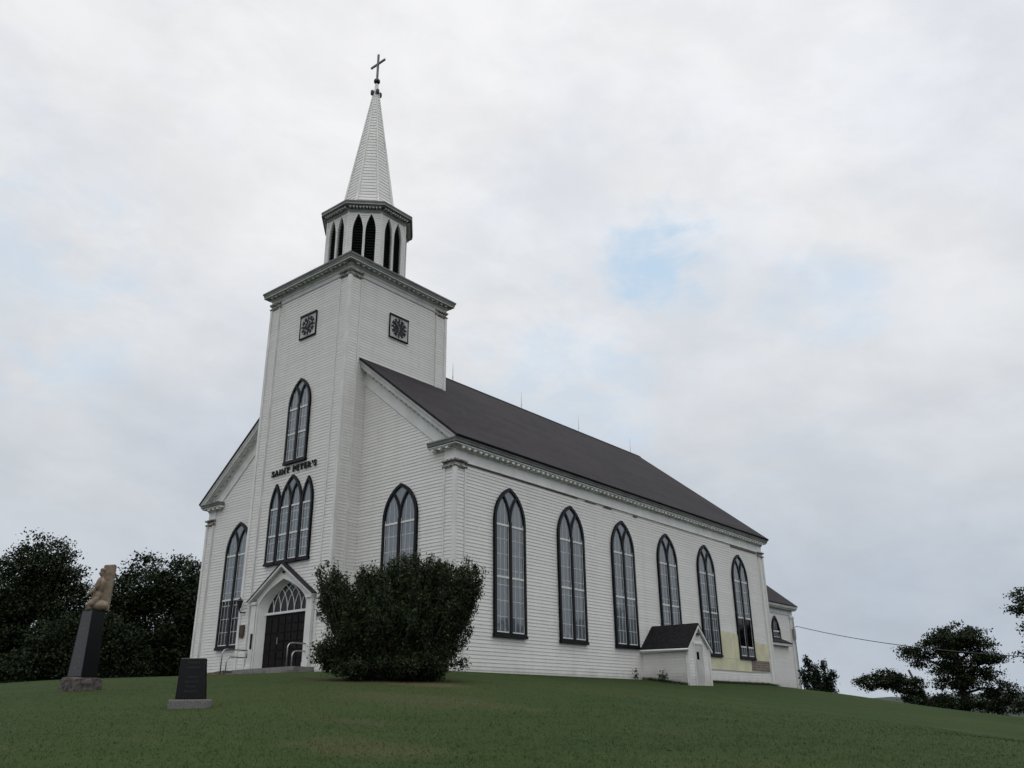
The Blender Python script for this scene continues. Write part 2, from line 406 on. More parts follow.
    def build(s, name, mats, parent=None, smooth=False, origin=None):
        if isinstance(mats, str): mats = [mats]
        me = bpy.data.meshes.new(name)
        og = Vector(origin) if origin is not None else Vector((0, 0, 0))
        me.from_pydata([tuple(Vector(v)-og) for v in s.v], [], s.f)
        for mm in mats: me.materials.append(MATS[mm])
        me.polygons.foreach_set('material_index', s.mi)
        bm = bmesh.new(); bm.from_mesh(me)
        bmesh.ops.remove_doubles(bm, verts=bm.verts, dist=1e-5)
        bmesh.ops.recalc_face_normals(bm, faces=bm.faces)
        bm.to_mesh(me); bm.free()
        if smooth: me.polygons.foreach_set('use_smooth', [True]*len(me.polygons))
        ob = bpy.data.objects.new(name, me); COL.objects.link(ob); ob.location = og
        if parent is not None:
            ob.parent = parent
            ob.matrix_parent_inverse = parent_inv(parent)
        return ob
def parent_inv(p):
    mw = Matrix.Translation(p.location)
    q = p.parent
    # all things are translated only; parents keep identity rotation
    if q is not None: mw = Matrix.Translation(world_loc(p))
    return mw.inverted()
def world_loc(p):
    loc = Vector(p.location)
    if p.parent is not None:
        loc = world_loc(p.parent) + (p.matrix_parent_inverse @ Vector(p.location))
    return loc
def thing(name, label, cat, loc=(0, 0, 0), group=None):
    e = bpy.data.objects.new(name, None); COL.objects.link(e); e.location = loc; e.empty_display_size = 0.5
    e['label'] = label; e['category'] = cat
    if group: e['group'] = group
    return e
def tag(o, label=None, cat=None, group=None, kind=None):
    if label: o['label'] = label
    if cat: o['category'] = cat
    if group: o['group'] = group
    if kind: o['kind'] = kind
    return o

# ------------------------------------------------------------------ terrain
HULL = [(-60.0, -13.99), (-9.0, -8.99), (-3.0, -7.99), (7.283, -1.196), (7.283, 27.0), (-60.0, 27.0)]
def hull_dist(px, py):
    px = np.asarray(px, float); py = np.asarray(py, float)
    best = np.full(px.shape, 1e9); inside = np.ones(px.shape, bool)
    n = len(HULL)
    for i in range(n):
        ax, ay = HULL[i]; bx, by = HULL[(i+1) % n]
        dx, dy = bx-ax, by-ay
        tt = np.clip(((px-ax)*dx+(py-ay)*dy)/(dx*dx+dy*dy), 0, 1)
        best = np.minimum(best, np.hypot(px-ax-tt*dx, py-ay-tt*dy))
        inside &= (dx*(py-ay)-dy*(px-ax)) >= 0
    return np.where(inside, 0.0, best)
def ground(px, py):
    px = np.asarray(px, float); py = np.asarray(py, float)
    r = hull_dist(px, py)
    tt = np.clip((py+12.0)/24.0, 0, 1); tt = tt*tt*(3-2*tt)
    s = 0.1063+0.0516*tt
    g0 = s*(np.sqrt(r*r+1.981)-1.4075)
    g = 26.0*(1-np.exp(-g0/26.0))
    plateau = 3.008+0.0189*np.clip(px, -40, 8.9)
    bumps = 0.035*np.sin(px*0.55+1.3)*np.sin(py*0.47+0.4)*np.clip(r/6, 0, 1)
    return plateau-g+bumps
def gz(px, py): return float(ground(px, py))

def axis(c, near, step, far, k):
    out_ = list(np.arange(c-near, c+near+0.01, step)); d = step; p = out_[-1]
    while p < c+far: d *= k; p += d; out_.append(p)
    d = step; p = out_[0]; pre = []
    while p > c-far: d *= k; p -= d; pre.append(p)
    return np.array(pre[::-1]+out_)
gx = axis(8.0, 48, 0.6, 5000, 1.16); gy = axis(4.0, 48, 0.6, 5000, 1.16)
GX, GY = np.meshgrid(gx, gy)
GZ = ground(GX, GY)
nx, ny = len(gx), len(gy)
V = np.stack([GX.ravel(), GY.ravel(), GZ.ravel()], 1)
idx = np.arange(nx*ny).reshape(ny, nx)
Fq = np.stack([idx[:-1, :-1].ravel(), idx[:-1, 1:].ravel(), idx[1:, 1:].ravel(), idx[1:, :-1].ravel()], 1)
def np_mesh(name, V, Fq, mats, smooth=True, parent=None):
    me = bpy.data.meshes.new(name)
    k = Fq.shape[1]
    me.vertices.add(len(V)); me.vertices.foreach_set('co', np.asarray(V, np.float32).ravel())
    me.loops.add(Fq.size); me.loops.foreach_set('vertex_index', Fq.astype(np.int32).ravel())
    me.polygons.add(len(Fq)); me.polygons.foreach_set('loop_start', np.arange(0, Fq.size, k, dtype=np.int32))
    me.update(calc_edges=True)
    if smooth: me.polygons.foreach_set('use_smooth', [True]*len(Fq))
    for mm in mats: me.materials.append(MATS[mm])
    ob = bpy.data.objects.new(name, me); COL.objects.link(ob)
    if parent is not None: ob.parent = parent; ob.matrix_parent_inverse = parent_inv(parent)
    return ob
tag(np_mesh('lawn_hill', V, Fq, ['lawn_ground']), 'green mown lawn hill under the church', kind='structure')

# far wooded hills on the horizon
rng = np.random.default_rng(3)
th_ = np.radians(np.linspace(-60, 260, 640)); VV = []; 
for j, (rr, hh) in enumerate(((2600, -30), (2900, 0.55), (3300, 1.0), (3900, 0.8), (4600, 0.0))):
    for a in th_:
        base_h = 44+12*math.sin(a*3.1+1.0)+9*math.sin(a*8.3)+4*math.sin(a*23)
        ridge = base_h*hh + (mnoise.noise(Vector((a*160, j*3.0, 0)))*5 if 0 < j < 4 else 0)
        VV.append((math.cos(a)*rr, math.sin(a)*rr, -30 if hh <= 0 else ridge-6))
n_ = len(th_); VV = np.array(VV)
ii = np.arange(5*n_).reshape(5, n_)
FF = np.stack([ii[:-1, :-1].ravel(), ii[:-1, 1:].ravel(), ii[1:, 1:].ravel(), ii[1:, :-1].ravel()], 1)
tag(np_mesh('hills', VV, FF, ['far_woods']), 'distant blue wooded hills on the horizon', kind='structure')

# ------------------------------------------------------------------ church
HW, LEN, EZ, RZ, OE = 8.75, 28.78, 11.94, 19.315, 0.435
TW, TF, TB = 3.006, -1.278, 5.066
church = thing('church', 'white clapboard church with a tall steeple, dark roof and black-framed pointed windows', 'church', (0, 0, 3.0))
FR_R = lambda s, n, z: (HW+n, s, z)
FR_L = lambda s, n, z: (-HW-n, s, z)
FR_F = lambda s, n, z: (s, -n, z)
FR_B = lambda s, n, z: (s, LEN+n, z)
FT_F = lambda s, n, z: (s, TF-n, z)
FT_R = lambda s, n, z: (TW+n, s, z)
FT_L = lambda s, n, z: (-TW-n, s, z)
FT_B = lambda s, n, z: (s, TB+n, z)
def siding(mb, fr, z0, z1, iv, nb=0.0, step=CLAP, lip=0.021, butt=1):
    k = math.floor((z0-CLAP0)/step+1e-6); z = CLAP0+k*step
    while z < z1-0.005:
        a, b_ = max(z, z0), min(z+step, z1)
        A, B = iv(a+1e-4), iv(b_-1e-4)
        if len(A) != len(B):
            Mid = iv((a+b_)/2); A = A if len(A) == len(Mid) else Mid; B = B if len(B) == len(Mid) else Mid
        for (p0, p1), (q0, q1) in zip(A, B):
            if p1-p0 < 1e-3 and q1-q0 < 1e-3: continue
            mb.face([fr(p0, nb+lip, a), fr(p1, nb+lip, a), fr(q1, nb+0.003, b_), fr(q0, nb+0.003, b_)])
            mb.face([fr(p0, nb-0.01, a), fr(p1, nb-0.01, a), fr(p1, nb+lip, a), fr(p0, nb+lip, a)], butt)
        z += step
def roofx(z): return 9.185*(1-(z-EZ)/(RZ-EZ))
def gable_half(z): return min(HW, max(0.0, roofx(z+0.22)))
ZB = 2.6
mb = MB()
siding(mb, FR_R, ZB, EZ-0.3, lambda z: [(0.0, LEN)])
siding(mb, FR_L, ZB, EZ-0.3, lambda z: [(0.0, LEN)])
siding(mb, FR_F, ZB, 17.3, lambda z: [(-gable_half(z), -2.95), (2.95, gable_half(z))] if gable_half(z) > 2.95 else [])
siding(mb, FR_B, ZB, RZ-0.4, lambda z: [(-gable_half(z), gable_half(z))])
# inner shell
e = 0.03
prof = [(-HW+e, ZB-0.6), (HW-e, ZB-0.6), (HW-e, EZ-0.12), (0, RZ-0.3), (-HW+e, EZ-0.12)]
mb.prism(prof, e, LEN-e, lambda s, n, z: (s, n, z))
mb.build('nave_wall', ['white_clapboard', 'clapboard_lap_shade'], church)

# nave roof: two slabs with thickness
mb = MB()
for sg in (1, -1):
    ex = (HW+OE+0.02)*sg
    nrm = Vector((0.803, 0, 1)).normalized()*0.10
    a = [(ex, EZ-0.016), (0, RZ), (0, RZ+0.12), (ex+0.06*sg, EZ+0.064)]
    mb.prism(a, -OE-0.03, LEN+OE+0.03, lambda s, n, z: (s, n, z))
roof = mb.build('roof', 'roof_shingle', church)
mb = MB(); mb.prism([(-0.16, RZ+0.03), (0, RZ+0.165), (0.16, RZ+0.03), (0.16, RZ+0.0), (-0.16, RZ+0.0)], 5.2, LEN+OE+0.02, lambda s, n, z: (s, n, z))
mb.build('ridge_cap', 'roof_shingle', roof)
for y in (8.97, 15.25, 21.45, 28.05):
    mb = MB()
    mb.tube([(0, y, RZ+0.1), (0, y, RZ+0.62), (0, y, RZ+1.22)], [0.022, 0.016, 0.007], 6)
    mb.lathe((0, y, RZ+0.08), [(0.0, 0), (0.09, 0.0), (0.05, 0.09), (0.02, 0.16)], 8)
    mb.lathe((0, y, RZ+0.30), [(0.0, 0), (0.035, 0.03), (0.035, 0.06), (0.0, 0.09)], 8)
    mb.build('lightning_rod', 'galvanised', roof)

# eaves cornice profiles (outward, dz)
P_CROWN = [(0.03, 0.0), (OE, 0.0), (OE, -0.05), (OE-0.035, -0.10), (OE-0.05, -0.17), (OE-0.085, -0.20), (0.03, -0.20)]
P_BED = [(0.03, -0.20), (OE-0.10, -0.20), (OE-0.10, -0.245), (OE-0.15, -0.27), (0.03, -0.27)]
P_FRIEZE = [(0.012, -0.27), (0.16, -0.27), (0.16, -0.30), (0.10, -0.36), (0.075, -0.40), (0.055, -0.42), (0.055, -0.80), (0.085, -0.80), (0.085, -0.86), (0.012, -0.88)]
def comb(mb, fr, L, pitch, wd, o0, o1, d0, d1):
    """one toothed strip of length L: a thin rail with evenly spaced teeth below it"""
    k = max(1, int(round(L/pitch))); r_ = d1-0.012; poly = [(0.0, d1), (0.0, r_)]
    for j in range(k):
        c = (j+0.5)*L/k; poly += [(c-wd/2, r_), (c-wd/2, d0), (c+wd/2, d0), (c+wd/2, r_)]
    poly += [(L, r_), (L, d1)]
    # rail and teeth share their edges so the strip is one piece
    for n in (o0, o1):
        mb.face([fr(0, n, d1)]+[fr(x, n, z) for x, z in poly[1:-1]]+[fr(L, n, d1)])
    for (p, q) in zip(poly, poly[1:]+poly[:1]):
        mb.face([fr(p[0], o0, p[1]), fr(q[0], o0, q[1]), fr(q[0], o1, q[1]), fr(p[0], o1, p[1])])
def dentils(mb, path, z0, pitch, wd, o0, o1, d0, d1, closed=False):
    n = len(path)
    for i in range(n if closed else n-1):
        a = Vector(path[i]); b_ = Vector(path[(i+1) % n]); d = (b_-a).normalized(); o_ = Vector((d.y, -d.x))
        comb(mb, lambda s, n, z: (a.x+d.x*s+o_.x*n, a.y+d.y*s+o_.y*n, z0+z), (b_-a).length, pitch, wd, o0, o1, d0, d1)
for sg in (1, -1):
    if sg > 0: path = [(HW-1.22, 0), (HW, 0), (HW, LEN), (HW-1.22, LEN)]; fp = [(HW-0.55, 0), (HW, 0), (HW, LEN), (HW-0.55, LEN)]
    else: path = [(-HW+1.22, LEN), (-HW, LEN), (-HW, 0), (-HW+1.22, 0)]; fp = [(-HW+0.55, LEN), (-HW, LEN), (-HW, 0), (-HW+0.55, 0)]
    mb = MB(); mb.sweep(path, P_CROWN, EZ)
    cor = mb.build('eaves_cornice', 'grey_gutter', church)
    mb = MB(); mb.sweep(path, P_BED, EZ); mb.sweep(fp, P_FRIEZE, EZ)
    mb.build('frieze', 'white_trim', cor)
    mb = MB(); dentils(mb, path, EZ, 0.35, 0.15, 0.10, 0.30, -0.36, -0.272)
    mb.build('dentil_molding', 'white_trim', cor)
# loose dark strips where the frieze bead has come away
for (s0, s1, zz, h) in ((0.6, 8.4, EZ-0.905, 0.03), (24.4, 28.0, EZ-0.955, 0.09), (10.6, 11.3, EZ-0.93, 0.05), (13.3, 13.7, EZ-0.94, 0.06), (9.0, 9.9, EZ-0.92, 0.025)):
    mb = MB(); mb.box(FR_R, s0, s1, 0.03, 0.052, zz-h/2, zz+h/2)
    mb.build('frieze_crack', 'bronze_plaque', church)

# gable rakes front and back
slope = Vector((-9.185, 0, RZ-EZ)).normalized()
def rake(mb, sg, y, outy, xin, prof):
    a = Vector((9.185, 0, EZ)); tEnd = (9.185-xin)/9.185
    b_ = a+(Vector((0, 0, RZ))-a)*tEnd
    up = Vector((slope.z, 0, -slope.x))
    R0 = []; R1 = []
    for o_, dz in prof:
        for P, R_ in ((a, R0), (b_, R1)):
            p = P+up*dz
            R_.append((p.x*sg, y+outy*o_, p.z))
    K = len(prof)
    for k in range(K): mb.face([R0[k], R1[k], R1[(k+1) % K], R0[(k+1) % K]])
    mb.face(R0); mb.face(R1)
R_CROWN = [(0.03, 0.0), (OE, 0.0), (OE, -0.06), (OE-0.04, -0.16), (OE-0.05, -0.25), (0.03, -0.25)]
R_BED = [(0.03, -0.25), (OE-0.10, -0.25), (OE-0.10, -0.29), (0.14, -0.32), (0.14, -0.36), (0.064, -0.44), (0.064, -0.88), (0.012, -0.92), (0.012, -0.25)]
def rake_dent(mb, sg, y, outy, xin):
    a = Vector((9.185, 0, EZ)); b_ = a+(Vector((0, 0, RZ))-a)*((9.185-xin)/9.185)
    L = (b_-a).length; up = Vector((slope.z, 0, -slope.x))
    def fr(s, n, z):
        p = a+slope*(s+0.9)+up*z
        return (p.x*sg, y+outy*n, p.z)
    comb(mb, fr, L-0.9, 0.36, 0.11, 0.10, 0.27, -0.365, -0.292)
for y, oy, xin in ((0.0, -1, TW-0.02), (LEN, 1, 0.0)):
    for sg in (1, -1):
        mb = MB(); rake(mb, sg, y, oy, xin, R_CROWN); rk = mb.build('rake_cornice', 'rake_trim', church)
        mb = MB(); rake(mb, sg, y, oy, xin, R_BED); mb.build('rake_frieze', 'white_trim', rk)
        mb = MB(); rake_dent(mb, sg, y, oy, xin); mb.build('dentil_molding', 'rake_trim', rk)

# corner pilasters with flaking capitals
def pilaster(par, corner, d1, d2, wd, z0, ztop):
    """corner=(x,y); d1,d2: unit inward directions along each wall; outward of wall1 = -d2, of wall2 = -d1"""
    c = Vector(corner); d1 = Vector(d1); d2 = Vector(d2)
    mb = MB()
    for da, db in ((d1, d2), (d2, d1)):
        fr = lambda s, n, z: (c.x+da.x*s-db.x*n, c.y+da.y*s-db.y*n, z)
        siding(mb, fr, z0, ztop, lambda z: [(-0.05, wd)], nb=0.05)
        mb.face([fr(wd, 0, z0), fr(wd, 0.055, z0), fr(wd, 0.055, ztop), fr(wd, 0, ztop)])
    p = mb.build('corner_pilaster', ['white_clapboard', 'clapboard_lap_shade'], par)
    mb = MB()
    for q, (da, db) in enumerate(((d1, d2), (d2, d1))):
        fr = lambda s, n, z: (c.x+da.x*s-db.x*n, c.y+da.y*s-db.y*n, z)
        mb.box(fr, wd-0.03, wd+0.03, 0.005, 0.118, z0, ztop)
        if q == 0: mb.box(fr, -0.122, 0.03, 0.02, 0.122, z0, ztop)
        else: mb.box(fr, -0.120, 0.03, 0.02, 0.120, z0, ztop-0.002)
    mb.build('fillet', 'white_trim', p)
    mb = MB()
    path = [c+d1*(wd+0.07), c, c+d2*(wd+0.07)]
    path = [(p_.x, p_.y) for p_ in path]
    # outward must be on the right of the path
    t0 = Vector(path[1])-Vector(path[0])
    if Vector((t0.y, -t0.x)).dot(d2) > 0: path = path[::-1]
    mb.sweep(path, [(0.0, 0.0), (0.13, 0.0), (0.17, 0.05), (0.15, 0.09), (0.09, 0.11), (0.09, 0.20), (0.0, 0.20)], ztop)
    mb.sweep(path, [(0.0, 0.20), (0.11, 0.20), (0.19, 0.25), (0.19, 0.31), (0.0, 0.31)], ztop)
    mb.build('capital', 'flaking_trim', p)
    return p
pilaster(church, (HW, 0), (-1, 0), (0, 1), 0.50, ZB, 10.82)
pilaster(church, (-HW, 0), (1, 0), (0, 1), 0.50, ZB, 10.82)
pilaster(church, (HW, LEN), (-1, 0), (0, -1), 0.50, ZB, 10.82)

# ---- windows
def arch_pts(hw, rise, zs, n=12):
    """right half of a pointed arch from (hw,zs) up to (0,zs+rise)"""
    Rr = (hw*hw+rise*rise)/(2*hw); cx = hw-Rr
    a1 = math.atan2(rise, -cx)
    return [(cx+Rr*math.cos(a1*i/n), zs+Rr*math.sin(a1*i/n)) for i in range(n+1)], Rr
def lancet_outline(sc_, hw, z0, zs, rise, inset=0.0, n=12):
    h = hw-inset
    r, _ = arch_pts(h, rise-inset*1.3, zs, n)
    pts = [(sc_-h, z0+inset), (sc_+h, z0+inset)]+[(sc_+x, z) for x, z in r]+[(sc_-x, z) for x, z in reversed(r[:-1])]
    return pts
def edge_half(hw, zs, rise, z):
    if z <= zs: return hw
    Rr = (hw*hw+rise*rise)/(2*hw); cx = hw-Rr
    v = Rr*Rr-(z-zs)**2
    return max(0.0, cx+math.sqrt(max(0, v)))
def gothic(par, fr, s0, z0, z1, hw, rise, transoms, label=None, dark=None, muntin=0.62, n0=0.035, single=False, name='window', border=0.13, rows=None):
    zs = z1-rise
    mb = MB()
    out_ = lancet_outline(s0, hw, z0, zs, rise, border/2)
    mb.ribbon(out_, border, n0, 0.132, fr, closed=True)
    mb.box(fr, s0-hw-0.03, s0+hw+0.03, n0, 0.155, z0-0.05, z0+0.06)     # sill
    if not single:
        mb.box(fr, s0-0.075, s0+0.075, n0, 0.138, z0+0.05, zs+0.02)
        # intersecting tracery
        Rr = (hw*hw+rise*rise)/(2*hw)
        for sg in (1, -1):
            pts = []; 
            for i in range(9):
                # arc that leaves the mullion and meets the main arch of the other side
                a = i/8*math.acos(max(-1, (Rr-hw/2)/Rr))
                pts.append((s0+sg*(-Rr+Rr*math.cos(a)), zs+Rr*math.sin(a)))
            mb.ribbon(pts, 0.10, n0, 0.127-0.003*(sg > 0), fr)
    win = mb.build(name, 'black_frame', par)
    if label: win['label'] = label
    # glass, one sheet per section
    gz0 = z0+0.03
    def sheet(za, zb_, mname, nm):
        m_ = MB(); zz = [za]; 
        k = 10
        zz = [za+(zb_-za)*i/k for i in range(k+1)]
        L = [(s0-edge_half(hw-0.04, zs, rise-0.05, z), z) for z in zz]; Rr_ = [(s0+edge_half(hw-0.04, zs, rise-0.05, z), z) for z in zz]
        m_.prism([*Rr_, *reversed(L)], n0+0.004, n0+0.03, fr)
        return m_.build(nm, mname, win)
    if dark:
        sheet(gz0, dark[0], 'pale_glass', 'pane') if dark[0]-gz0 > 0.1 else None
        d_ = sheet(max(gz0, dark[0]), dark[1], 'dark_glass', 'pane'); d_['label'] = 'dark clear lower pane'
        sheet(dark[1], z1-0.08, 'pale_glass', 'pane')
    else: sheet(gz0, z1-0.08, 'pale_glass', 'pane')
    # white sash bars and pale leading
    mb = MB(); inn = hw-border
    lights = [(-inn, -0.075), (0.075, inn)] if not single else [(-inn, inn)]
    for za in transoms:
        for (a, b_) in lights:
            mb.box(fr, s0+a, s0+b_, n0+0.031, 0.096, za-0.04, za+0.04)
    for (a, b_) in lights:
        for (x0, x1) in ((a, a+0.022), (b_-0.022, b_)):
            mb.box(fr, s0+x0, s0+x1, n0+0.031, 0.080, z0+border, zs)
        mb.box(fr, s0+a+0.023, s0+b_-0.023, n0+0.031, 0.084, z0+border, z0+border+0.05)
    mb.build('sash_bar', 'white_trim', win)
    mb = MB()
    for (a, b_) in lights:
        for f in (0.33, 0.67):
            x = a+(b_-a)*f; zt = zs+ (rise*0.5 if not single else rise*0.4)
            if single: zt = min(zt, zs+rise*0.55)
            if dark and dark[0] > 5:
                mb.box(fr, s0+x-0.013, s0+x+0.013, n0+0.031, n0+0.040, z0+border, dark[0]); mb.box(fr, s0+x-0.013, s0+x+0.013, n0+0.031, n0+0.040, dark[1], zt)
            else: mb.box(fr, s0+x-0.013, s0+x+0.013, n0+0.031, n0+0.040, z0+border, zt)
        z = z0+border+muntin
        while z < zs+0.3:
            if all(abs(z-q) > 0.15 for q in transoms) and not (dark and dark[0] > 5 and dark[0] < z < dark[1]): mb.box(fr, s0+a, s0+b_, n0+0.031, n0+0.039, z-0.013, z+0.013)
            z += muntin
    mb.build('muntin', 'pale_lead', win)
    return win
SIDE_T = [8.91, 6.78]
for i in range(6):
    y = 3.304+4.3725*i
    gothic(church, FR_R, y, 4.475, 10.57, 1.02, 1.50, SIDE_T if i != 5 else SIDE_T+[5.12],
           dark=(5.12, 6.78) if i == 5 else None)
gothic(church, FR_F, 5.76, 4.6, 10.66, 1.02, 1.50, [8.98, 6.85])
gothic(church, FR_F, -5.76, 4.6, 10.66, 1.00, 1.50, [9.0, 6.86], dark=(4.63, 6.86))

# ---- tower
def tudor_pts(hw, rise, zs, n=12):
    """right half of a low pointed arch: a tight quarter curve, then nearly straight to the point"""
    P0, P1, P2 = Vector((hw, zs)), Vector((hw*0.985, zs+rise*0.52)), Vector((0, zs+rise))
    out_ = []
    for i in range(n+1):
        t_ = i/n; p = P0*(1-t_)**2+P1*2*t_*(1-t_)+P2*t_*t_; out_.append((p.x, p.y))
    return out_
def tudor_half(hw, zs, rise, z):
    if z <= zs: return hw
    P = tudor_pts(hw, rise, zs, 40)
    for (xa, za), (xb, zb_) in zip(P[:-1], P[1:]):
        if za <= z <= zb_: return xa+(xb-xa)*(z-za)/max(1e-6, zb_-za)
    return 0.0
def door_half(z):   # pointed doorway cut in the tower front
    if z < 5.95: return 1.70
    return tudor_half(1.70, 5.95, 1.25, z)
mb = MB()
def tfront(z):
    h = door_half(z) if z < 7.19 else 0
    return [(-TW, -h), (h, TW)] if h > 0.01 else [(-TW, 0.0), (0.0, TW)]
siding(mb, FT_F, ZB, 21.2, tfront)
siding(mb, FT_R, ZB, 21.2, lambda z: [(TF, TB)])
siding(mb, FT_L, ZB, 21.2, lambda z: [(TF, TB)])
siding(mb, FT_B, 14.0, 21.2, lambda z: [(-TW, TW)])
mb.wbox(-TW+e, TW-e, -0.85, TB-e, ZB-0.5, 21.9)
mb.wbox(-TW+e, -1.72, TF+e, -0.86, ZB-0.5, 21.9); mb.wbox(1.72, TW-e, TF+e, -0.86, ZB-0.5, 21.9)
mb.wbox(-1.719, 1.719, TF+e, -0.86, 7.25, 21.89)
tower = mb.build('tower', ['white_clapboard', 'clapboard_lap_shade'], church)
for (x, y, a, b_) in ((TW, TF, (-1, 0), (0, 1)), (-TW, TF, (1, 0), (0, 1)), (TW, TB, (-1, 0), (0, -1)), (-TW, TB, (1, 0), (0, -1))):
    pilaster_parent = tower
    c0 = (x, y)
    # pieces go straight under the tower part
    wd = 0.62
    c = Vector(c0); d1 = Vector(a); d2 = Vector(b_)
    zlo = ZB if y < 0 else 14.0
    mb = MB()
    for da, db in ((d1, d2), (d2, d1)):
        fr = lambda s, n, z: (c.x+da.x*s-db.x*n, c.y+da.y*s-db.y*n, z)
        siding(mb, fr, zlo, 20.98, lambda z: [(-0.045, wd)], nb=0.045)
    mb.cur = 2
    for q, (da, db) in enumerate(((d1, d2), (d2, d1))):
        fr = lambda s, n, z: (c.x+da.x*s-db.x*n, c.y+da.y*s-db.y*n, z)
        mb.box(fr, wd-0.025, wd+0.025, 0.005, 0.108, zlo, 20.98)
        if q == 0: mb.box(fr, -0.112, 0.04, 0.02, 0.112, zlo, 20.98)
        else: mb.box(fr, -0.110, 0.04, 0.02, 0.110, zlo, 20.978)
    tpil = mb.build('corner_pilaster', ['white_clapboard', 'clapboard_lap_shade', 'white_trim'], church)
    mb = MB()
    path = [c+d1*(wd+0.07), c, c+d2*(wd+0.07)]; path = [(p_.x, p_.y) for p_ in path]
    t0 = Vector(path[1])-Vector(path[0])
    if Vector((t0.y, -t0.x)).dot(d2) > 0: path = path[::-1]
    mb.sweep(path, [(0.0, 0.0), (0.12, 0.0), (0.15, 0.05), (0.14, 0.09), (0.08, 0.11), (0.08, 0.20), (0.0, 0.20)], 20.98)
    mb.sweep(path, [(0.0, 0.20), (0.10, 0.20), (0.16, 0.26), (0.16, 0.34), (0.0, 0.34)], 20.98)
    mb.build('capital', 'flaking_trim', tpil)
ZC, OC = 21.94, 0.449
tpath = [(TW, TF), (TW, TB), (-TW, TB), (-TW, TF)]
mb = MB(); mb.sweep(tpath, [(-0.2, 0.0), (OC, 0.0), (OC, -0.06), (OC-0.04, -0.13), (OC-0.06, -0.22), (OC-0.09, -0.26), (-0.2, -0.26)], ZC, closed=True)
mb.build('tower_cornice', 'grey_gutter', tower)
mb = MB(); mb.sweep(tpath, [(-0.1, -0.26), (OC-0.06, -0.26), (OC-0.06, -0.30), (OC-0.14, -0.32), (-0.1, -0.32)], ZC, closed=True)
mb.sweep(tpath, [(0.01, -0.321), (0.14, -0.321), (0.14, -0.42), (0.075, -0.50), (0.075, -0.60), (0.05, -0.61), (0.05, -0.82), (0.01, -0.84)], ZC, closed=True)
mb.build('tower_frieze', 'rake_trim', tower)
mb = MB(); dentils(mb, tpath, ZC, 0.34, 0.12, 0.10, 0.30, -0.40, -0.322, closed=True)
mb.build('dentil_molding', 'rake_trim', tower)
mb = MB()
q = TW+OC-0.02
lo = [(q, TF-OC+0.02, ZC+0.004), (q, TB+OC-0.02, ZC+0.004), (-q, TB+OC-0.02, ZC+0.004), (-q, TF-OC+0.02, ZC+0.004)]
hi = [(x*0.62+0.03, 1.9+(y-1.9)*0.62, ZC+0.26) for x, y, z in lo]
for i in range(4): mb.face([lo[i], lo[(i+1) % 4], hi[(i+1) % 4], hi[i]])
mb.face(hi)
mb.build('tower_roof', 'grey_gutter', tower)
# windows on the tower front
gothic(church, FT_F, 0.0, 12.40, 16.505, 0.80, 1.30, [15.0, 13.78], muntin=0.5, border=0.11)
gothic(church, FT_F, 0.0, 7.87, 11.81, 0.80, 1.45, [10.36, 9.12], muntin=0.42, border=0.11, label='middle pair of lights of the wide window')
for sg in (-1, 1):
    gothic(church, FT_F, sg*1.165, 7.87, 11.52, 0.385, 1.15, [10.36, 9.12], muntin=0.42, border=0.10, single=True, n0=0.032, label='single side light of the wide window')

# clocks
def clock(fr, s0, z0, hours):
    mb = MB(); mb.box(fr, s0-0.60, s0+0.60, 0.02, 0.06, z0-0.61, z0+0.61)
    ck = mb.build('clock', 'clock_face', church)
    mb = MB()
    for (a, b_, c_, d_) in ((-0.62, 0.62, 0.56, 0.64), (-0.62, 0.62, -0.62, -0.58)): mb.box(fr, s0+a, s0+b_, 0.02, 0.11, z0+c_, z0+d_)
    for a in (-0.62, 0.585): mb.box(fr, s0+a, s0+a+0.035, 0.02, 0.09, z0-0.579, z0+0.559)
    mb.build('clock_frame', 'black_frame', ck)
    mb = MB()
    for k in range(12):
        a = math.pi/2-k*math.pi/6
        if k in (7,) : pass
        ca, sa = math.cos(a), math.sin(a)
        wd = 0.062+0.022*((k*5) % 3)
        pts = [(0.29, -wd*0.5), (0.36, -wd*1.1), (0.44, -wd*0.8), (0.50, -wd*1.25), (0.50, wd*1.25), (0.44, wd*0.8), (0.36, wd*1.1), (0.29, wd*0.5)]
        mb.prism([(s0+x*ca-y*sa, z0+x*sa+y*ca) for x, y in pts], 0.061, 0.072, fr)
    for k in range(8):
        a = k*math.pi/4+0.2; ca, sa = math.cos(a), math.sin(a)
        pts = [(0.05, -0.03), (0.16, -0.105), (0.29, -0.08), (0.36, 0.0), (0.29, 0.08), (0.16, 0.105), (0.05, 0.03)]
        if hours[2] and k % 2: pts = [(x*0.75, y*0.6) for x, y in pts]
        mb.prism([(s0+x*ca-y*sa, z0+x*sa+y*ca) for x, y in pts], 0.061, 0.070+0.0006*k, fr)
    mb.prism([(s0+0.13*math.cos(i*math.pi/8), z0+0.13*math.sin(i*math.pi/8)) for i in range(16)], 0.061, 0.079, fr)
    mb.build('clock_numerals', 'louvre_black', ck)
    mb = MB()
    for a, L, nn in ((hours[0], 0.27, 0.086), (hours[1], 0.42, 0.094)):
        ca, sa = math.cos(a), math.sin(a)
        mb.prism([(s0+x*ca-y*sa, z0+x*sa+y*ca) for x, y in ((-0.08, -0.018), (L*0.7, -0.028), (L, 0), (L*0.7, 0.028), (-0.08, 0.018))], 0.080, nn, fr)
    mb.build('clock_hand', 'cross_metal', ck)
clock(FT_F, 0.10, 19.21, (math.radians(70), math.radians(20), True))
clock(FT_R, 1.86, 19.28, (math.radians(-95), math.radians(130), False))

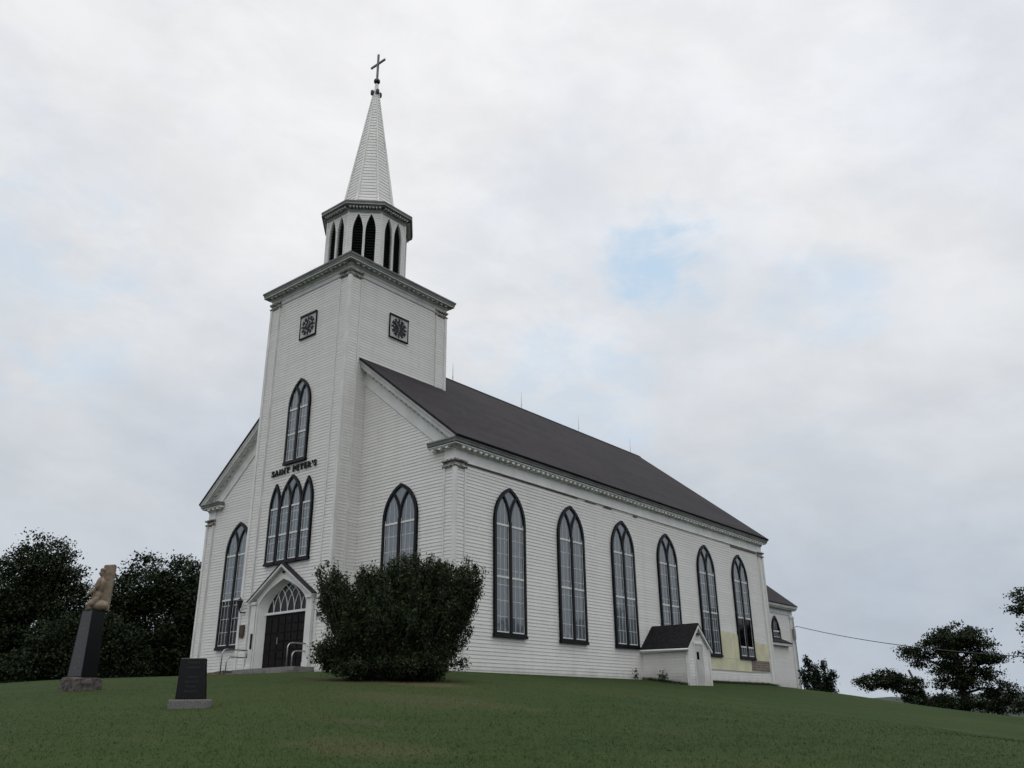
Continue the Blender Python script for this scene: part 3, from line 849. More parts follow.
# lettering on the tower
fc = bpy.data.curves.new('lettering', 'FONT'); fc.body = "SAINT PETER'S"; fc.size = 0.37; fc.space_character = 1.40; fc.extrude = 0.03; fc.offset = 0.010
fc.align_x = 'CENTER'; fc.materials.append(MATS['black_frame'])
ftmp = bpy.data.objects.new('lettering_curve', fc); COL.objects.link(ftmp)
dg = bpy.context.evaluated_depsgraph_get(); fme = bpy.data.meshes.new_from_object(ftmp.evaluated_get(dg)); bpy.data.objects.remove(ftmp); bpy.data.curves.remove(fc)
fme.name = 'lettering'; fme.materials.clear(); fme.materials.append(MATS['black_frame'])
fo = bpy.data.objects.new('lettering', fme); COL.objects.link(fo)
fo.matrix_world = Matrix.Translation((-0.05, TF-0.07, 11.95)) @ Matrix.Rotation(math.pi/2, 4, 'X')
fo.parent = church; fo.matrix_parent_inverse = parent_inv(church)

# ---- belfry and spire
BC = Vector((0.15, 1.96)); BR = 2.2
def octv(R, k): a = math.radians(22.5+45*k); return (BC.x+R*math.cos(a), BC.y+R*math.sin(a))
mb = MB(); lv = MB(); tr = MB()
ap = BR*math.cos(math.radians(22.5)); fw = BR*math.sin(math.radians(22.5))
BZ0, BZ1 = 22.0, 26.1
LH, LC, LZS, LR, LZ0 = 0.285, 0.325, 24.75, 1.10, 22.3
for k in range(8):
    a = math.radians(45*k); nx_, ny_ = math.cos(a), math.sin(a); dx, dy = -ny_, nx_
    fr = lambda s, n, z, nx_=nx_, ny_=ny_, dx=dx, dy=dy: (BC.x+nx_*(ap+n)+dx*s, BC.y+ny_*(ap+n)+dy*s, z)
    def iv(z):
        if z < LZ0 or z > LZS+LR-0.01: return [(-fw, -LC), (-LC, LC), (LC, fw)]
        h = edge_half(LH, LZS, LR, z)
        return [(-fw, -LC-h), (-LC+h, LC-h), (LC+h, fw)]
    siding(mb, fr, BZ0, BZ1, iv, step=0.14)
    for sc_ in (-LC, LC):
        tr.ribbon(lancet_outline(sc_, LH, LZ0, LZS, LR, 0.0), 0.035, -0.16, 0.032, fr, closed=True)
        z = LZ0+0.08
        while z < LZS+LR-0.15:
            h = edge_half(LH, LZS, LR, z+0.03)
            if h > 0.03:
                lv.face([fr(sc_-h, -0.05, z), fr(sc_+h, -0.05, z), fr(sc_+h, -0.20, z+0.13), fr(sc_-h, -0.20, z+0.13)])
                lv.face([fr(sc_-h, -0.05, z+0.02), fr(sc_+h, -0.05, z+0.02), fr(sc_+h, -0.05, z), fr(sc_-h, -0.05, z)])
            z += 0.16
    # corner board
    mb.tube([(*octv(BR+0.0, k), BZ0), (*octv(BR+0.0, k), BZ1)], 0.05, 6)
belfry = mb.build('belfry', ['white_clapboard', 'clapboard_lap_shade'], church)
o2 = MB(); r_ = [octv(BR-0.27, k) for k in range(8)]
o2.prism([(x, y) for x, y in r_], BZ0, BZ1, lambda s, n, z: (s, z, n))
o2.build('belfry_core', 'louvre_black', belfry)
lv.build('louvre', 'louvre_black', belfry)
tr.build('lancet_trim', 'white_trim', belfry)
opath = [octv(BR, k) for k in range(8)]
mb = MB(); mb.sweep(opath, [(-0.3, 0.0), (0.36, 0.0), (0.36, -0.05), (0.33, -0.13), (0.34, -0.21), (-0.3, -0.21)], 26.40, closed=True)
mb.sweep(opath, [(-0.3, -0.211), (0.27, -0.211), (0.27, -0.26), (0.06, -0.30), (0.05, -0.52), (-0.05, -0.54)], 26.40, closed=True)
bcor = mb.build('belfry_cornice', 'grey_gutter', belfry)
mb = MB(); dentils(mb, opath, 26.40, 0.17, 0.08, 0.05, 0.24, -0.35, -0.262, closed=True)
mb.build('dentil_molding', 'rake_trim', belfry)
mb = MB()
A = [(*octv(2.50, k), 26.404) for k in range(8)]; B = [(*octv(1.40, k), 26.95) for k in range(8)]
for k in range(8): mb.face([A[k], A[(k+1) % 8], B[(k+1) % 8], B[k]])
mb.build('belfry_roof', 'grey_gutter', belfry)
mb = MB()
def spR(z):
    if z < 27.5: return 1.52-(z-26.9)*0.28
    return 1.352+(0.10-1.352)*(z-27.5)/(35.6-27.5)
z = 26.9; 
while z < 35.5:
    zt = min(z+0.21, 35.55)
    a = spR(z)+0.015; b_ = spR(zt)-0.006
    for k in range(8):
        mb.face([(*octv(a, k), z), (*octv(a, k+1), z), (*octv(b_, k+1), zt), (*octv(b_, k), zt)])
        mb.face([(*octv(a-0.04, k), z), (*octv(a-0.04, k+1), z), (*octv(a, k+1), z), (*octv(a, k), z)], 1)
    z += 0.21
spire = mb.build('spire', ['white_clapboard', 'clapboard_lap_shade'], church)
mb = MB()
for k in range(8):
    zz = [26.9, 27.5, 31, 35.4]
    mb.tube([(*octv(spR(z)+0.01, k), z) for z in zz], [0.085, 0.075, 0.055, 0.03], 6)
mb.build('hip_board', 'white_trim', spire)
for k in (-3, -1, 1, 3):
    mb = MB(); x, y = octv(0.24, k); 
    mb.tube([(BC.x, BC.y, 35.22), (x, y, 35.25)], 0.03, 5)
    mb.lathe((x, y, 35.04), [(0.0, 0), (0.085, 0.03), (0.10, 0.12), (0.10, 0.28), (0.05, 0.36), (0.0, 0.40)], 8)
    mb.build('floodlight', 'dark_iron', spire)
mb = MB()
mb.lathe((BC.x, BC.y, 35.3), [(0.17, 0), (0.12, 0.3), (0.10, 0.55), (0.09, 0.62)], 8)
mb.build('finial', 'white_trim', spire)
mb = MB(); R0 = 0.19
mb.lathe((BC.x, BC.y, 36.12), [(R0*math.sin(math.pi*i/8), -R0*math.cos(math.pi*i/8)) for i in range(9)], 12)
mb.build('finial_ball', 'dark_iron', spire, smooth=True)
mb = MB()
mb.wbox(BC.x-0.055, BC.x+0.055, BC.y-0.045, BC.y+0.045, 36.26, 38.10)
mb.wbox(BC.x-0.60, BC.x+0.60, BC.y-0.04, BC.y+0.05, 37.36, 37.47)
mb.build('cross', 'cross_metal', spire)

# ---- entrance
def arch_face(hw0, hw1):
    pass
mb = MB()
# splayed reveal: front opening (half 1.70) narrows to the door frame (half 1.44)
def opening(hw, zs, rise, n=10):
    r = tudor_pts(hw, rise, zs, n)
    return [(hw, 3.2)]+r+[(-x, z) for x, z in reversed(r[:-1])]+[(-hw, 3.2)]
of = opening(1.70, 5.95, 1.25); ob_ = opening(1.44, 5.76, 1.28)
for i in range(len(of)-1):
    mb.face([FT_F(of[i][0], 0.10, of[i][1]), FT_F(of[i+1][0], 0.10, of[i+1][1]), FT_F(ob_[i+1][0], -0.26, ob_[i+1][1]), FT_F(ob_[i][0], -0.26, ob_[i][1])])
# casing round the opening, on the wall face
fo_ = opening(1.70, 5.95, 1.20); fo2 = [(2.18, 3.2), (2.18, 6.15)]
mb.ribbon([(x*1.045, z+0.02) for x, z in opening(1.66, 5.95, 1.23)], 0.10, 0.03, 0.112, FT_F)
entry = mb.build('entrance_surround', 'white_trim', church)
for sg in (-1, 1):
    mb = MB()
    a, b_ = sorted((sg*1.80, sg*2.12))
    mb.box(FT_F, a, b_, 0.03, 0.16, 3.0, 6.18)
    mb.box(FT_F, a-0.05, b_+0.05, 0.03, 0.22, 6.18, 6.30)
    mb.box(FT_F, a-0.03, b_+0.03, 0.03, 0.20, 3.0, 3.62)
    mb.build('door_pilaster', 'white_trim', entry)
mb = MB()
# gabled hood
hx, hz0, hz1 = 2.24, 6.36, 7.78
for sg in (1, -1):
    mb.prism([(sg*hx, hz0), (0, hz1), (0, hz1-0.13), (sg*(hx-0.02), hz0-0.11)], 0.03, 0.30, FT_F)
mb.build('door_hood', 'white_trim', entry)
mb = MB()
for sg in (1, -1):
    mb.prism([(sg*(hx+0.06), hz0-0.03), (0, hz1+0.045), (0, hz1+0.004), (sg*(hx+0.03), hz0-0.04-0.004)], 0.025, 0.335, FT_F)
mb.build('hood_roof', 'roof_shingle', entry)
mb = MB()
for sg in (1, -1):   # tympanum boards beside the arch
    ap_ = tudor_pts(1.74, 1.27, 5.95, 12)
    for (xa, za), (xb, zb_) in zip(ap_[:-1], ap_[1:]):
        top = lambda x: min(hz1-0.14-(hz1-hz0)/hx*x, 9)
        mb.prism([(sg*xa, za), (sg*xa, max(za+0.004, top(xa))), (sg*xb, top(xb)), (sg*xb, zb_)], 0.028, 0.10, FT_F)
    mb.prism([(sg*1.74, 5.9), (sg*1.86, 5.9), (sg*1.86, hz1-0.14-(hz1-hz0)/hx*1.86), (sg*1.74, hz1-0.14-(hz1-hz0)/hx*1.74)], 0.028, 0.098, FT_F)
mb.build('hood_gable', 'white_trim', entry)
mb = MB(); mb.lathe((0, TF-0.16, 7.36), [(0, 0), (0.05, 0.02), (0.06, 0.10), (0.0, 0.14)], 8)
mb.build('hood_lamp', 'dark_iron', entry)
FD = lambda s, n, z: (s, -1.03-n, z)
mb = MB()
for (a, b_) in ((-1.42, -0.445), (-0.435, 1.42)):
    mb.box(FD, a, b_, 0.0, 0.07, 3.40, 5.70)
door = mb.build('door', 'door_brown', entry)
mb = MB()
for i in range(4):
    for j in range(6):
        a = -0.38+i*0.445; z = 3.52+j*0.355
        mb.box(FD, a, a+0.38, 0.071, 0.10, z, z+0.29)
for i in range(2):
    for j in range(3):
        mb.box(FD, -1.34+i*0.44, -0.96+i*0.44, 0.071, 0.092, 3.55+j*0.70, 4.15+j*0.70)
mb.build('door_panel', 'door_panel', entry)
mb = MB(); mb.tube([FD(-0.36, 0.10, 4.45), FD(-0.36, 0.17, 4.45), FD(-0.36, 0.17, 4.72), FD(-0.36, 0.10, 4.72)], 0.018, 6)
mb.build('door_handle', 'galvanised', entry)
mb = MB()
mb.box(FD, -1.45, 1.45, 0.0, 0.14, 5.702, 5.80)
mb.build('transom_bar', 'white_trim', entry)
mb = MB()
r_ = tudor_pts(1.42, 1.26, 5.78, 10)
mb.prism([(x, z) for x, z in r_]+[(-x, z) for x, z in reversed(r_[:-1])], 0.0, 0.02, FD)
fan = mb.build('fanlight', 'dark_glass', entry)
mb = MB(); Rr = (1.44**2+1.22**2)/(2*1.44)
for k in range(1, 6):
    x0 = -1.44+k*0.48
    for sg in (1, -1):
        pts = []
        for i in range(25):
            a = i/24*1.35
            x = x0+sg*(-Rr+Rr*math.cos(a)); z = 5.80+Rr*math.sin(a)
            if abs(x) > tudor_half(1.42, 5.78, 1.26, z): break
            pts.append((x, z))
        if len(pts) > 1: mb.ribbon(pts, 0.026, 0.021, 0.045+0.001*k+0.0005*sg, FD)
mb.build('fanlight_bar', 'white_trim', entry)
mb = MB(); mb.box(FT_F, -1.93, -1.82, 0.161, 0.20, 4.32, 4.95)
mb.build('notice_box', 'black_frame', entry)
# wall lamp and plaque beside the doorway, on the tower's left side corner
mb = MB()
mb.tube([(-2.72, TF-0.05, 5.92), (-2.75, TF-0.28, 5.90), (-2.78, TF-0.34, 6.08)], 0.03, 6)
mb.lathe((-2.78, TF-0.34, 6.06), [(0.0, 0), (0.07, 0.02), (0.12, 0.30), (0.16, 0.34), (0.05, 0.46), (0.0, 0.54)], 8)
mb.build('wall_lantern', 'dark_iron', church)
mb = MB(); mb.prism([(-2.85, 4.84), (-2.66, 4.84), (-2.58, 4.95), (-2.58, 5.38), (-2.93, 5.38), (-2.93, 4.95)], 0.092, 0.14, FT_F)
mb.build('plaque', 'bronze_plaque', church)
mb = MB(); mb.box(FT_F, 2.42, 2.66, 0.085, 0.12, 5.42, 5.55)
mb.build('house_number', 'dark_iron', church)

# ---- patched wall, missing clapboards
mb = MB()
poly = [(20.35, 3.77), (25.5, 3.76), (28.25, 3.82), (28.3, 5.44), (26.75, 5.45), (26.2, 5.62), (24.2, 5.72), (23.66, 5.86), (22.03, 5.87), (21.2, 5.7), (20.40, 4.38)]
mb.prism(poly, 0.005, 0.052, FR_R)
pat = mb.build('bare_sheathing', 'sheathing_yellow', church); pat['label'] = 'pale yellow board patch where clapboards are missing'
mb = MB(); mb.box(FR_R, 20.4, 28.2, 0.0525, 0.055, 4.395, 4.405); mb.box(FR_R, 23.62, 23.63, 0.0525, 0.0552, 3.8, 5.8)
mb.build('board_joint', 'grey_gutter', pat)
mb = MB(); mb.box(FR_R, 25.62, 28.15, 0.056, 0.068, 3.83, 4.42)
mb.build('bare_shingles', 'bare_shingle', pat)

# ---- side annex
AX, AY0, AY1, AE, AP = 11.20, 13.40, 15.55, 4.52, 5.52
FA_S = lambda s, n, z: (s, AY0-n, z)
FA_G = lambda s, n, z: (AX+n, s, z)
FA_N = lambda s, n, z: (s, AY1+n, z)
mid = (AY0+AY1)/2
mb = MB()
siding(mb, FA_S, 2.3, AE, lambda z: [(HW, AX)])
siding(mb, FA_N, 2.3, AE, lambda z: [(HW, AX)])
def agable(z):
    h = (AY1-AY0)/2 if z < AE-0.08 else max(0.0, (AY1-AY0)/2*(1-(z-AE+0.08)/(AP-AE)))
    if z < 4.62: return [(mid-h, mid-0.40), (mid+0.40, mid+h)]
    return [(mid-h, mid), (mid, mid+h)]
siding(mb, FA_G, 2.3, AP-0.1, agable)
mb.prism([(AY0+0.03, 2.0), (AY1-0.03, 2.0), (AY1-0.03, AE-0.02), (mid, AP-0.12), (AY0+0.03, AE-0.02)], HW-0.5, AX-0.03, lambda s, n, z: (n, s, z))
annex = mb.build('side_porch', ['white_clapboard', 'clapboard_lap_shade'], church)
mb = MB()
sl_ = (AP-AE)/((AY1-AY0)/2)
for sg in (1, -1):
    oy = (AY1-AY0)/2+0.18
    mb.prism([(mid+sg*oy, AP-sl_*oy), (mid, AP), (mid, AP+0.09), (mid+sg*(oy+0.02), AP-sl_*oy+0.07)], HW-0.05, AX+0.14, lambda s, n, z: (n, s, z))
mb.build('porch_roof', 'dark_shingle', annex)
mb = MB()
for sg in (1, -1):
    oy = (AY1-AY0)/2+0.16
    mb.prism([(mid+sg*oy, AP-sl_*oy-0.004), (mid, AP-0.004), (mid, AP-0.15), (mid+sg*oy, AP-sl_*oy-0.13)], AX+0.045, AX+0.135, lambda s, n, z: (n, s, z))
    mb.box(lambda s, n, z: (s, mid+sg*n, z), HW, AX+0.045, oy-0.10, oy-0.003, AP-sl_*oy-0.11, AP-sl_*oy-0.006)
    mb.box(FA_G, mid+sg*((AY1-AY0)/2)-0.07, mid+sg*((AY1-AY0)/2)+0.07, -0.05, 0.06, 2.3, AE-0.05)
mb.build('porch_trim', 'white_trim', annex)
mb = MB(); mb.box(FA_G, mid-0.385, mid+0.385, -0.03, 0.03, 2.6, 4.60)
mb.build('porch_door', 'rake_trim', annex)
mb = MB(); mb.box(FA_G, mid-0.20, mid+0.02, 0.031, 0.04, 3.92, 4.27)
mb.build('door_window', 'dark_glass', annex)
mb = MB()
for a in (mid-0.46, mid+0.387): mb.box(FA_G, a, a+0.07, 0.0, 0.055, 2.5, 4.61)
mb.box(FA_G, mid-0.46, mid+0.457, 0.0, 0.06, 4.612, 4.70)
mb.build('door_casing', 'white_trim', annex)
mb = MB(); mb.lathe((AX+0.10, mid, 5.0), [(0, 0), (0.09, 0.03), (0.06, 0.12), (0.02, 0.16)], 8); mb.box(FA_G, mid-0.04, mid+0.04, 0.0, 0.10, 5.08, 5.14)
mb.build('porch_lamp', 'dark_iron', annex)
mb = MB(); yy = AY0-0.18
mb.tube([(AX+0.12, yy+0.02, 4.33), (AX+0.10, yy+0.05, 4.24), (AX-0.03, AY0-0.06, 4.10), (AX-0.03, AY0-0.06, 2.75)], 0.04, 8)
mb.tube([(HW+0.05, yy-0.03, 4.36), (AX+0.22, yy-0.03, 4.33)], 0.055, 8)
mb.build('gutter', 'white_trim', annex)
# vent hood low on the wall beyond the porch
mb = MB()
mb.tube([(HW+0.0, 16.5, 3.72), (HW+0.32, 16.55, 3.70), (HW+0.62, 16.6, 3.52), (HW+0.72, 16.62, 3.2), (HW+0.74, 16.62, 2.9)], [0.10, 0.10, 0.10, 0.10, 0.10], 10)
mb.build('vent_pipe', 'white_trim', church)

# ---- chancel behind the nave
CH, CE, CY1 = 6.0, 8.80, 39.55
FC_R = lambda s, n, z: (CH+n, s, z)
FC_L = lambda s, n, z: (-CH-n, s, z)
FC_B = lambda s, n, z: (s, CY1+n, z)
cs = 0.81
mb = MB()
siding(mb, FC_R, 1.6, CE-0.2, lambda z: [(LEN, CY1)])
siding(mb, FC_L, 1.6, CE-0.2, lambda z: [(LEN, CY1)])
chg = lambda z: min(CH, max(0.0, (CE+cs*6.4-z-0.25)/cs))
siding(mb, FC_B, 1.6, CE+cs*6.0, lambda z: [(-chg(z), chg(z))])
mb.prism([(-CH+e, 1.0), (CH-e, 1.0), (CH-e, CE-0.15), (0, CE+cs*6.4-0.4), (-CH+e, CE-0.15)], LEN, CY1-e, lambda s, n, z: (s, n, z))
chancel = mb.build('chancel', ['white_clapboard', 'clapboard_lap_shade'], church)
mb = MB()
for sg in (1, -1):
    mb.prism([(sg*6.4, CE), (0, CE+cs*6.4), (0, CE+cs*6.4+0.1), (sg*6.44, CE+0.06)], LEN+0.05, CY1+0.42, lambda s, n, z: (s, n, z))
mb.build('chancel_roof', 'roof_shingle', chancel)
for sg in (1, -1):
    mb = MB()
    path = [(CH, LEN+0.45), (CH, CY1), (CH-0.9, CY1)] if sg > 0 else [(-CH+0.9, CY1), (-CH, CY1), (-CH, LEN+0.45)]
    mb.sweep(path, [(0.02, -0.005), (0.39, -0.005), (0.36, -0.16), (0.30, -0.20), (0.28, -0.26), (0.06, -0.30), (0.055, -0.62), (0.012, -0.64)], CE)
    mb.build('chancel_cornice', 'rake_trim', chancel)
mb = MB(); mb.box(FC_R, CY1-0.5, CY1+0.08, 0.02, 0.08, 1.6, CE-0.6); mb.box(FC_B, CH-0.5, CH+0.078, 0.02, 0.078, 1.6, CE-0.6)
mb.box(FC_R, CY1-0.56, CY1+0.14, 0.02, 0.15, CE-0.82, CE-0.66)
mb.build('corner_board', 'white_trim', chancel)
gothic(church, FC_R, 36.25, 6.35, 7.98, 0.70, 1.25, [6.9], single=True, muntin=0.45, dark=(6.4, 7.9), name='window')
# lean-to roof and wall under that window
LX = 6.42
FL_R = lambda s, n, z: (LX+n, s, z)
mb = MB(); siding(mb, FL_R, 1.6, 6.0, lambda z: [(LEN+0.02, CY1-2.3)])
mb.wbox(CH-0.5, LX-0.03, LEN+0.02, CY1-2.32, 1.4, 6.02)
lean = mb.build('lean_to', ['white_clapboard', 'clapboard_lap_shade'], chancel)
mb = MB(); mb.prism([(CH-0.1, 6.36), (LX+0.28, 6.02), (LX+0.28, 6.10), (CH-0.1, 6.46)], LEN+0.03, CY1-2.1, lambda s, n, z: (s, n, z))
mb.build('lean_to_roof', 'roof_shingle', chancel)
mb = MB(); mb.wbox(LX-0.02, LX+0.262, LEN+0.04, CY1-2.12, 5.86, 6.016)
mb.build('lean_to_fascia', 'rake_trim', chancel)
# service mast on the corner
mb = MB()
mb.tube([(CH+0.16, CY1-0.12, 8.0), (CH+0.16, CY1-0.12, 2.4)], 0.035, 8)
mb.tube([(CH+0.05, CY1-0.1, 7.35), (CH+0.38, CY1-0.02, 7.42)], 0.03, 6)
mb.box(lambda s, n, z: (CH+0.1+n, s, z), CY1-0.42, CY1-0.14, 0.0, 0.16, 6.5, 7.25)
mb.build('service_mast', 'galvanised', chancel)

# ---- entrance landing, ramp, handrails
mb = MB()
mb.wbox(-1.75, 2.45, -2.35, -0.9, 2.2, 3.42)
mb.wbox(-1.6, 2.6, -2.72, -2.352, 2.2, 3.27)
tag(mb.build('entrance_steps', 'concrete'), 'grey concrete landing and step before the dark church doors', 'steps')
mb = MB()
mb.prism([(-1.76, 3.40), (-4.35, 3.24), (-4.35, 2.6), (-1.76, 2.6)], 1.55, 2.75, FR_F)
tag(mb.build('entrance_ramp', 'ramp_wood'), 'low brown boarded ramp leading up to the landing at the church doors', 'ramp')
def rail(label, x, y0, y1, zb, zt):
    h = thing('handrail', label, 'handrail', (x, y0, zb), 'handrails at the church doors')
    def hoop(yo, ztop, z0_, yend):
        k = []
        k.append((x, yo, z0_)); k.append((x, yo, ztop-0.22))
        for i in range(1, 6):
            a = i/5*math.pi/2
            k.append((x, yo+0.22*(1-math.cos(a)), ztop-0.22+0.22*math.sin(a)))
        k.append((x, yend, ztop))
        return k
    mb = MB(); mb.tube(hoop(y0, zt, zb, y1), 0.027, 8); mb.build('top_rail', 'galvanised', h, smooth=True)
    mb = MB(); mb.tube(hoop(y0+0.24, zt-0.30, zb, y1), 0.024, 8); mb.build('lower_rail', 'galvanised', h, smooth=True)
    mb = MB(); mb.tube([(x, y1, zt+0.02), (x, y1, zt-0.32)], 0.026, 8); mb.build('end_post', 'galvanised', h, smooth=True)
rail('bent metal handrail in front of the dark doors, nearest the lilac bush', 1.92, -2.30, -1.02, 3.2, 4.34)
rail('bent metal handrail beside the boarded ramp, under the tall front window', -1.95, -2.75, -1.55, 3.1, 4.26)

# ------------------------------------------------------------------ monuments
mx, my = 6.71, -12.46; mz = gz(mx, my)
h = thing('monument', 'tall leaning-looking black granite pillar topped by a tan carved stone figure', 'monument', (mx, my, mz))
hd = math.radians(65)
vd = Vector((-math.sin(hd), math.cos(hd), 0)); rd = Vector((math.cos(hd), math.sin(hd), 0))   # away from / right as seen from the camera
KX = 0.60
def mfr(yaw):
    d = Matrix.Rotation(yaw, 3, 'Z') @ rd; o_ = Matrix.Rotation(yaw, 3, 'Z') @ (-vd)
    return lambda s, n, z: (mx+d.x*(s*KX)+o_.x*(n*KX), my+d.y*(s*KX)+o_.y*(n*KX), mz+z)
fr = mfr(math.radians(-50))
mb = MB(); rr = random.Random(4)
base_poly = [(x*0.92, y*0.95) for x, y in [(-0.74, -0.62), (-0.3, -0.66), (0.2, -0.63), (0.70, -0.60), (0.74, 0.0), (0.70, 0.60), (0.1, 0.64), (-0.4, 0.60), (-0.72, 0.58), (-0.77, 0.1)]]
lay = [(-0.5, 1.0), (0.12, 1.02), (0.27, 0.99), (0.33, 0.93)]
rings = []
for zz, k in lay: rings.append([fr(x*k*(1+rr.uniform(-.03, .03)), y*k*(1+rr.uniform(-.03, .03)), zz+rr.uniform(-.015, .015)) for x, y in base_poly])
for i in range(len(rings)-1):
    for k in range(len(base_poly)): mb.face([rings[i][k], rings[i][(k+1) % 10], rings[i+1][(k+1) % 10], rings[i+1][k]])
mb.face(rings[-1])
mb.build('plinth', 'rough_plinth', h)
mb = MB()
B0 = [(-0.46, -0.42), (0.46, -0.42), (0.46, 0.44), (-0.46, 0.44)]; z0, z1 = 0.31, 2.12
T0 = [(-0.30, -0.36), (0.36, -0.36), (0.36, 0.33), (-0.30, 0.33)]
A = [fr(x, y, z0) for x, y in B0]; B = [fr(x, y, z1) for x, y in T0]
for i in range(4): mb.face([A[i], A[(i+1) % 4], B[(i+1) % 4], B[i]])
mb.face(A[::-1]); mb.face(B)
mb.build('pillar', 'black_granite', h)
mb = MB(); rr = random.Random(9)
for i in range(9):
    zz = 1.85-i*0.14-(0.18 if i > 3 else 0); tt = (zz-z0)/(z1-z0)
    n_front = 0.44+(0.33-0.44)*tt
    a = rr.uniform(0.16, 0.24)
    for sgm in range(5):
        x0 = -a+sgm*a*0.4+rr.uniform(0, 0.02); 
        mb.box(fr, x0+0.02, x0+a*0.34, n_front+0.004, n_front+0.008, zz, zz+0.05)
mb.build('inscription', 'engraving', h)
mb = MB(); nf0, nf1 = 0.42, 0.335
mb.prism([(-0.40, 0.36), (0.42, 0.36), (0.335, 2.07), (-0.275, 2.07)], 0.0, 0.001, lambda s, n, z: fr(s, (0.44+(0.33-0.44)*(z-z0)/(z1-z0))+0.0015+n, z))
mb.build('sky_sheen_face', 'sky_sheen_granite', h)  # thin sheet over one pillar face, carrying the painted sky reflection
# carved stone: broken slab with a figure leaning out of it, one body
mb = MB()
def fs(s, n, z):
    a_ = math.radians(-8); d = Matrix.Rotation(a_, 3, 'Z') @ rd; o_ = Matrix.Rotation(a_, 3, 'Z') @ (-vd)
    s = s*1.12+0.07; n *= 1.1
    return (mx+d.x*s+o_.x*n, my+d.y*s+o_.y*n, mz+2.1+(z-2.1)*1.03)
slab = [(-0.10, 2.10), (0.27, 2.10), (0.29, 3.36), (0.03, 3.33), (-0.02, 2.8)]
mb.prism(slab, -0.24, 0.04, fs)
def ell(c, r, rot=0.0, tilt=0.0):
    bm = bmesh.new(); bmesh.ops.create_uvsphere(bm, u_segments=14, v_segments=9, radius=1.0)
    base = len(mb.v)
    Rm = Matrix.Rotation(tilt, 3, 'Y')
    for v in bm.verts:
        p = Rm @ Vector((v.co.x*r[0], v.co.y*r[1], v.co.z*r[2]))
        mb.v.append(fs((c[0]+p.x*0.82)*0.78+0.0, (c[1]+p.y*0.8)*0.75+0.01, c[2]+p.z*0.95))
    for f in bm.faces: mb.f.append(tuple(base+v.index for v in f.verts)); mb.mi.append(0)
    bm.free()
ell((0.02, 0.12, 3.10), (0.088, 0.10, 0.118))                 # head
ell((0.03, 0.12, 3.18), (0.098, 0.11, 0.06))                  # cap
ell((-0.05, 0.16, 3.08), (0.035, 0.04, 0.03))                 # nose
ell((0.05, 0.10, 2.96), (0.065, 0.075, 0.09))                 # neck
ell((0.03, 0.10, 2.74), (0.155, 0.19, 0.24), tilt=0.30)       # chest
ell((-0.03, 0.10, 2.48), (0.165, 0.19, 0.22), tilt=0.35)      # belly
ell((-0.03, 0.28, 2.80), (0.085, 0.085, 0.20), tilt=0.35)     # upper arm
ell((-0.17, 0.27, 2.58), (0.17, 0.07, 0.065), tilt=-0.60)     # forearm
ell((-0.28, 0.22, 2.48), (0.06, 0.06, 0.05))                  # hand
ell((-0.12, 0.22, 2.30), (0.26, 0.11, 0.105), tilt=-0.55)     # thigh
ell((-0.12, -0.02, 2.28), (0.24, 0.12, 0.11), tilt=-0.55)
ell((0.10, 0.10, 2.22), (0.30, 0.24, 0.15))                   # drapery
ell((-0.20, 0.10, 2.16), (0.13, 0.22, 0.10))
st = mb.build('carved_figure', 'tan_sandstone', h)
md = st.modifiers.new('remesh', 'REMESH'); md.mode = 'VOXEL'; md.voxel_size = 0.016; md.use_smooth_shade = True
ms = st.modifiers.new('smooth', 'SMOOTH'); ms.factor = 0.4; ms.iterations = 1

gx_, gy_ = 14.91, -14.04; gz_ = gz(gx_, gy_)
h = thing('gravestone', 'low black tapered memorial stone on a pale granite base in the lawn', 'gravestone', (gx_, gy_, gz_))
yw = math.radians(59-14)
d = Vector((math.cos(yw), math.sin(yw), 0)); o_ = Vector((math.sin(yw), -math.cos(yw), 0))
fg = lambda s, n, z: (gx_+d.x*s+o_.x*n, gy_+d.y*s+o_.y*n, gz_+z)
mb = MB(); mb.box(fg, -0.385, 0.375, -0.20, 0.20, -0.3, 0.15)
bo = mb.build('stone_base', 'grey_granite', h)
bv = bo.modifiers.new('bevel', 'BEVEL'); bv.width = 0.02; bv.segments = 2
mb = MB(); mb.prism([(-0.285, 0.15), (0.275, 0.15), (0.20, 0.93), (-0.265, 0.93)], -0.11, 0.11, fg)
bo = mb.build('slab', 'black_granite', h)
bv = bo.modifiers.new('bevel', 'BEVEL'); bv.width = 0.012; bv.segments = 2
mb = MB(); rr = random.Random(2)
for i, wd in enumerate((0.12, 0.14, 0.0, 0.11, 0.14, 0.10, 0.13)):
    if wd:
        for k in range(6): 
            x = -wd+k*wd/3; mb.box(fg, x+0.01, x+wd/3*0.8, 0.111, 0.113, 0.83-i*0.09, 0.86-i*0.09)
mb.build('inscription', 'faint_engraving', h)

# ------------------------------------------------------------------ vegetation
def leaf_cloud(centers, n_per, sig, size, rng, up=0.3, aspect=0.55, droop=0.0):
    """leaf quads (4-point kites) scattered about clump centres"""
    C = np.repeat(np.asarray(centers, float), n_per, 0)
    N = len(C)
    P = C+rng.normal(0, 1, (N, 3))*np.asarray(sig)
    D = rng.normal(0, 1, (N, 3)); D[:, 2] += up-droop; D /= np.linalg.norm(D, axis=1)[:, None]
    A = rng.normal(0, 1, (N, 3)); S = np.cross(D, A); S /= np.linalg.norm(S, axis=1)[:, None]
    L = size*rng.uniform(0.6, 1.25, (N, 1)); Wd = L*aspect
    v0 = P-D*L*0.5; v2 = P+D*L*0.5; Nn = np.cross(D, S)
    v1 = P+S*Wd*0.5+Nn*L*0.06-D*L*0.05; v3 = P-S*Wd*0.5+Nn*L*0.06-D*L*0.05
    V = np.stack([v0, v1, v2, v3], 1).reshape(-1, 3)
    F = np.arange(4*N).reshape(-1, 4)
    return V, F
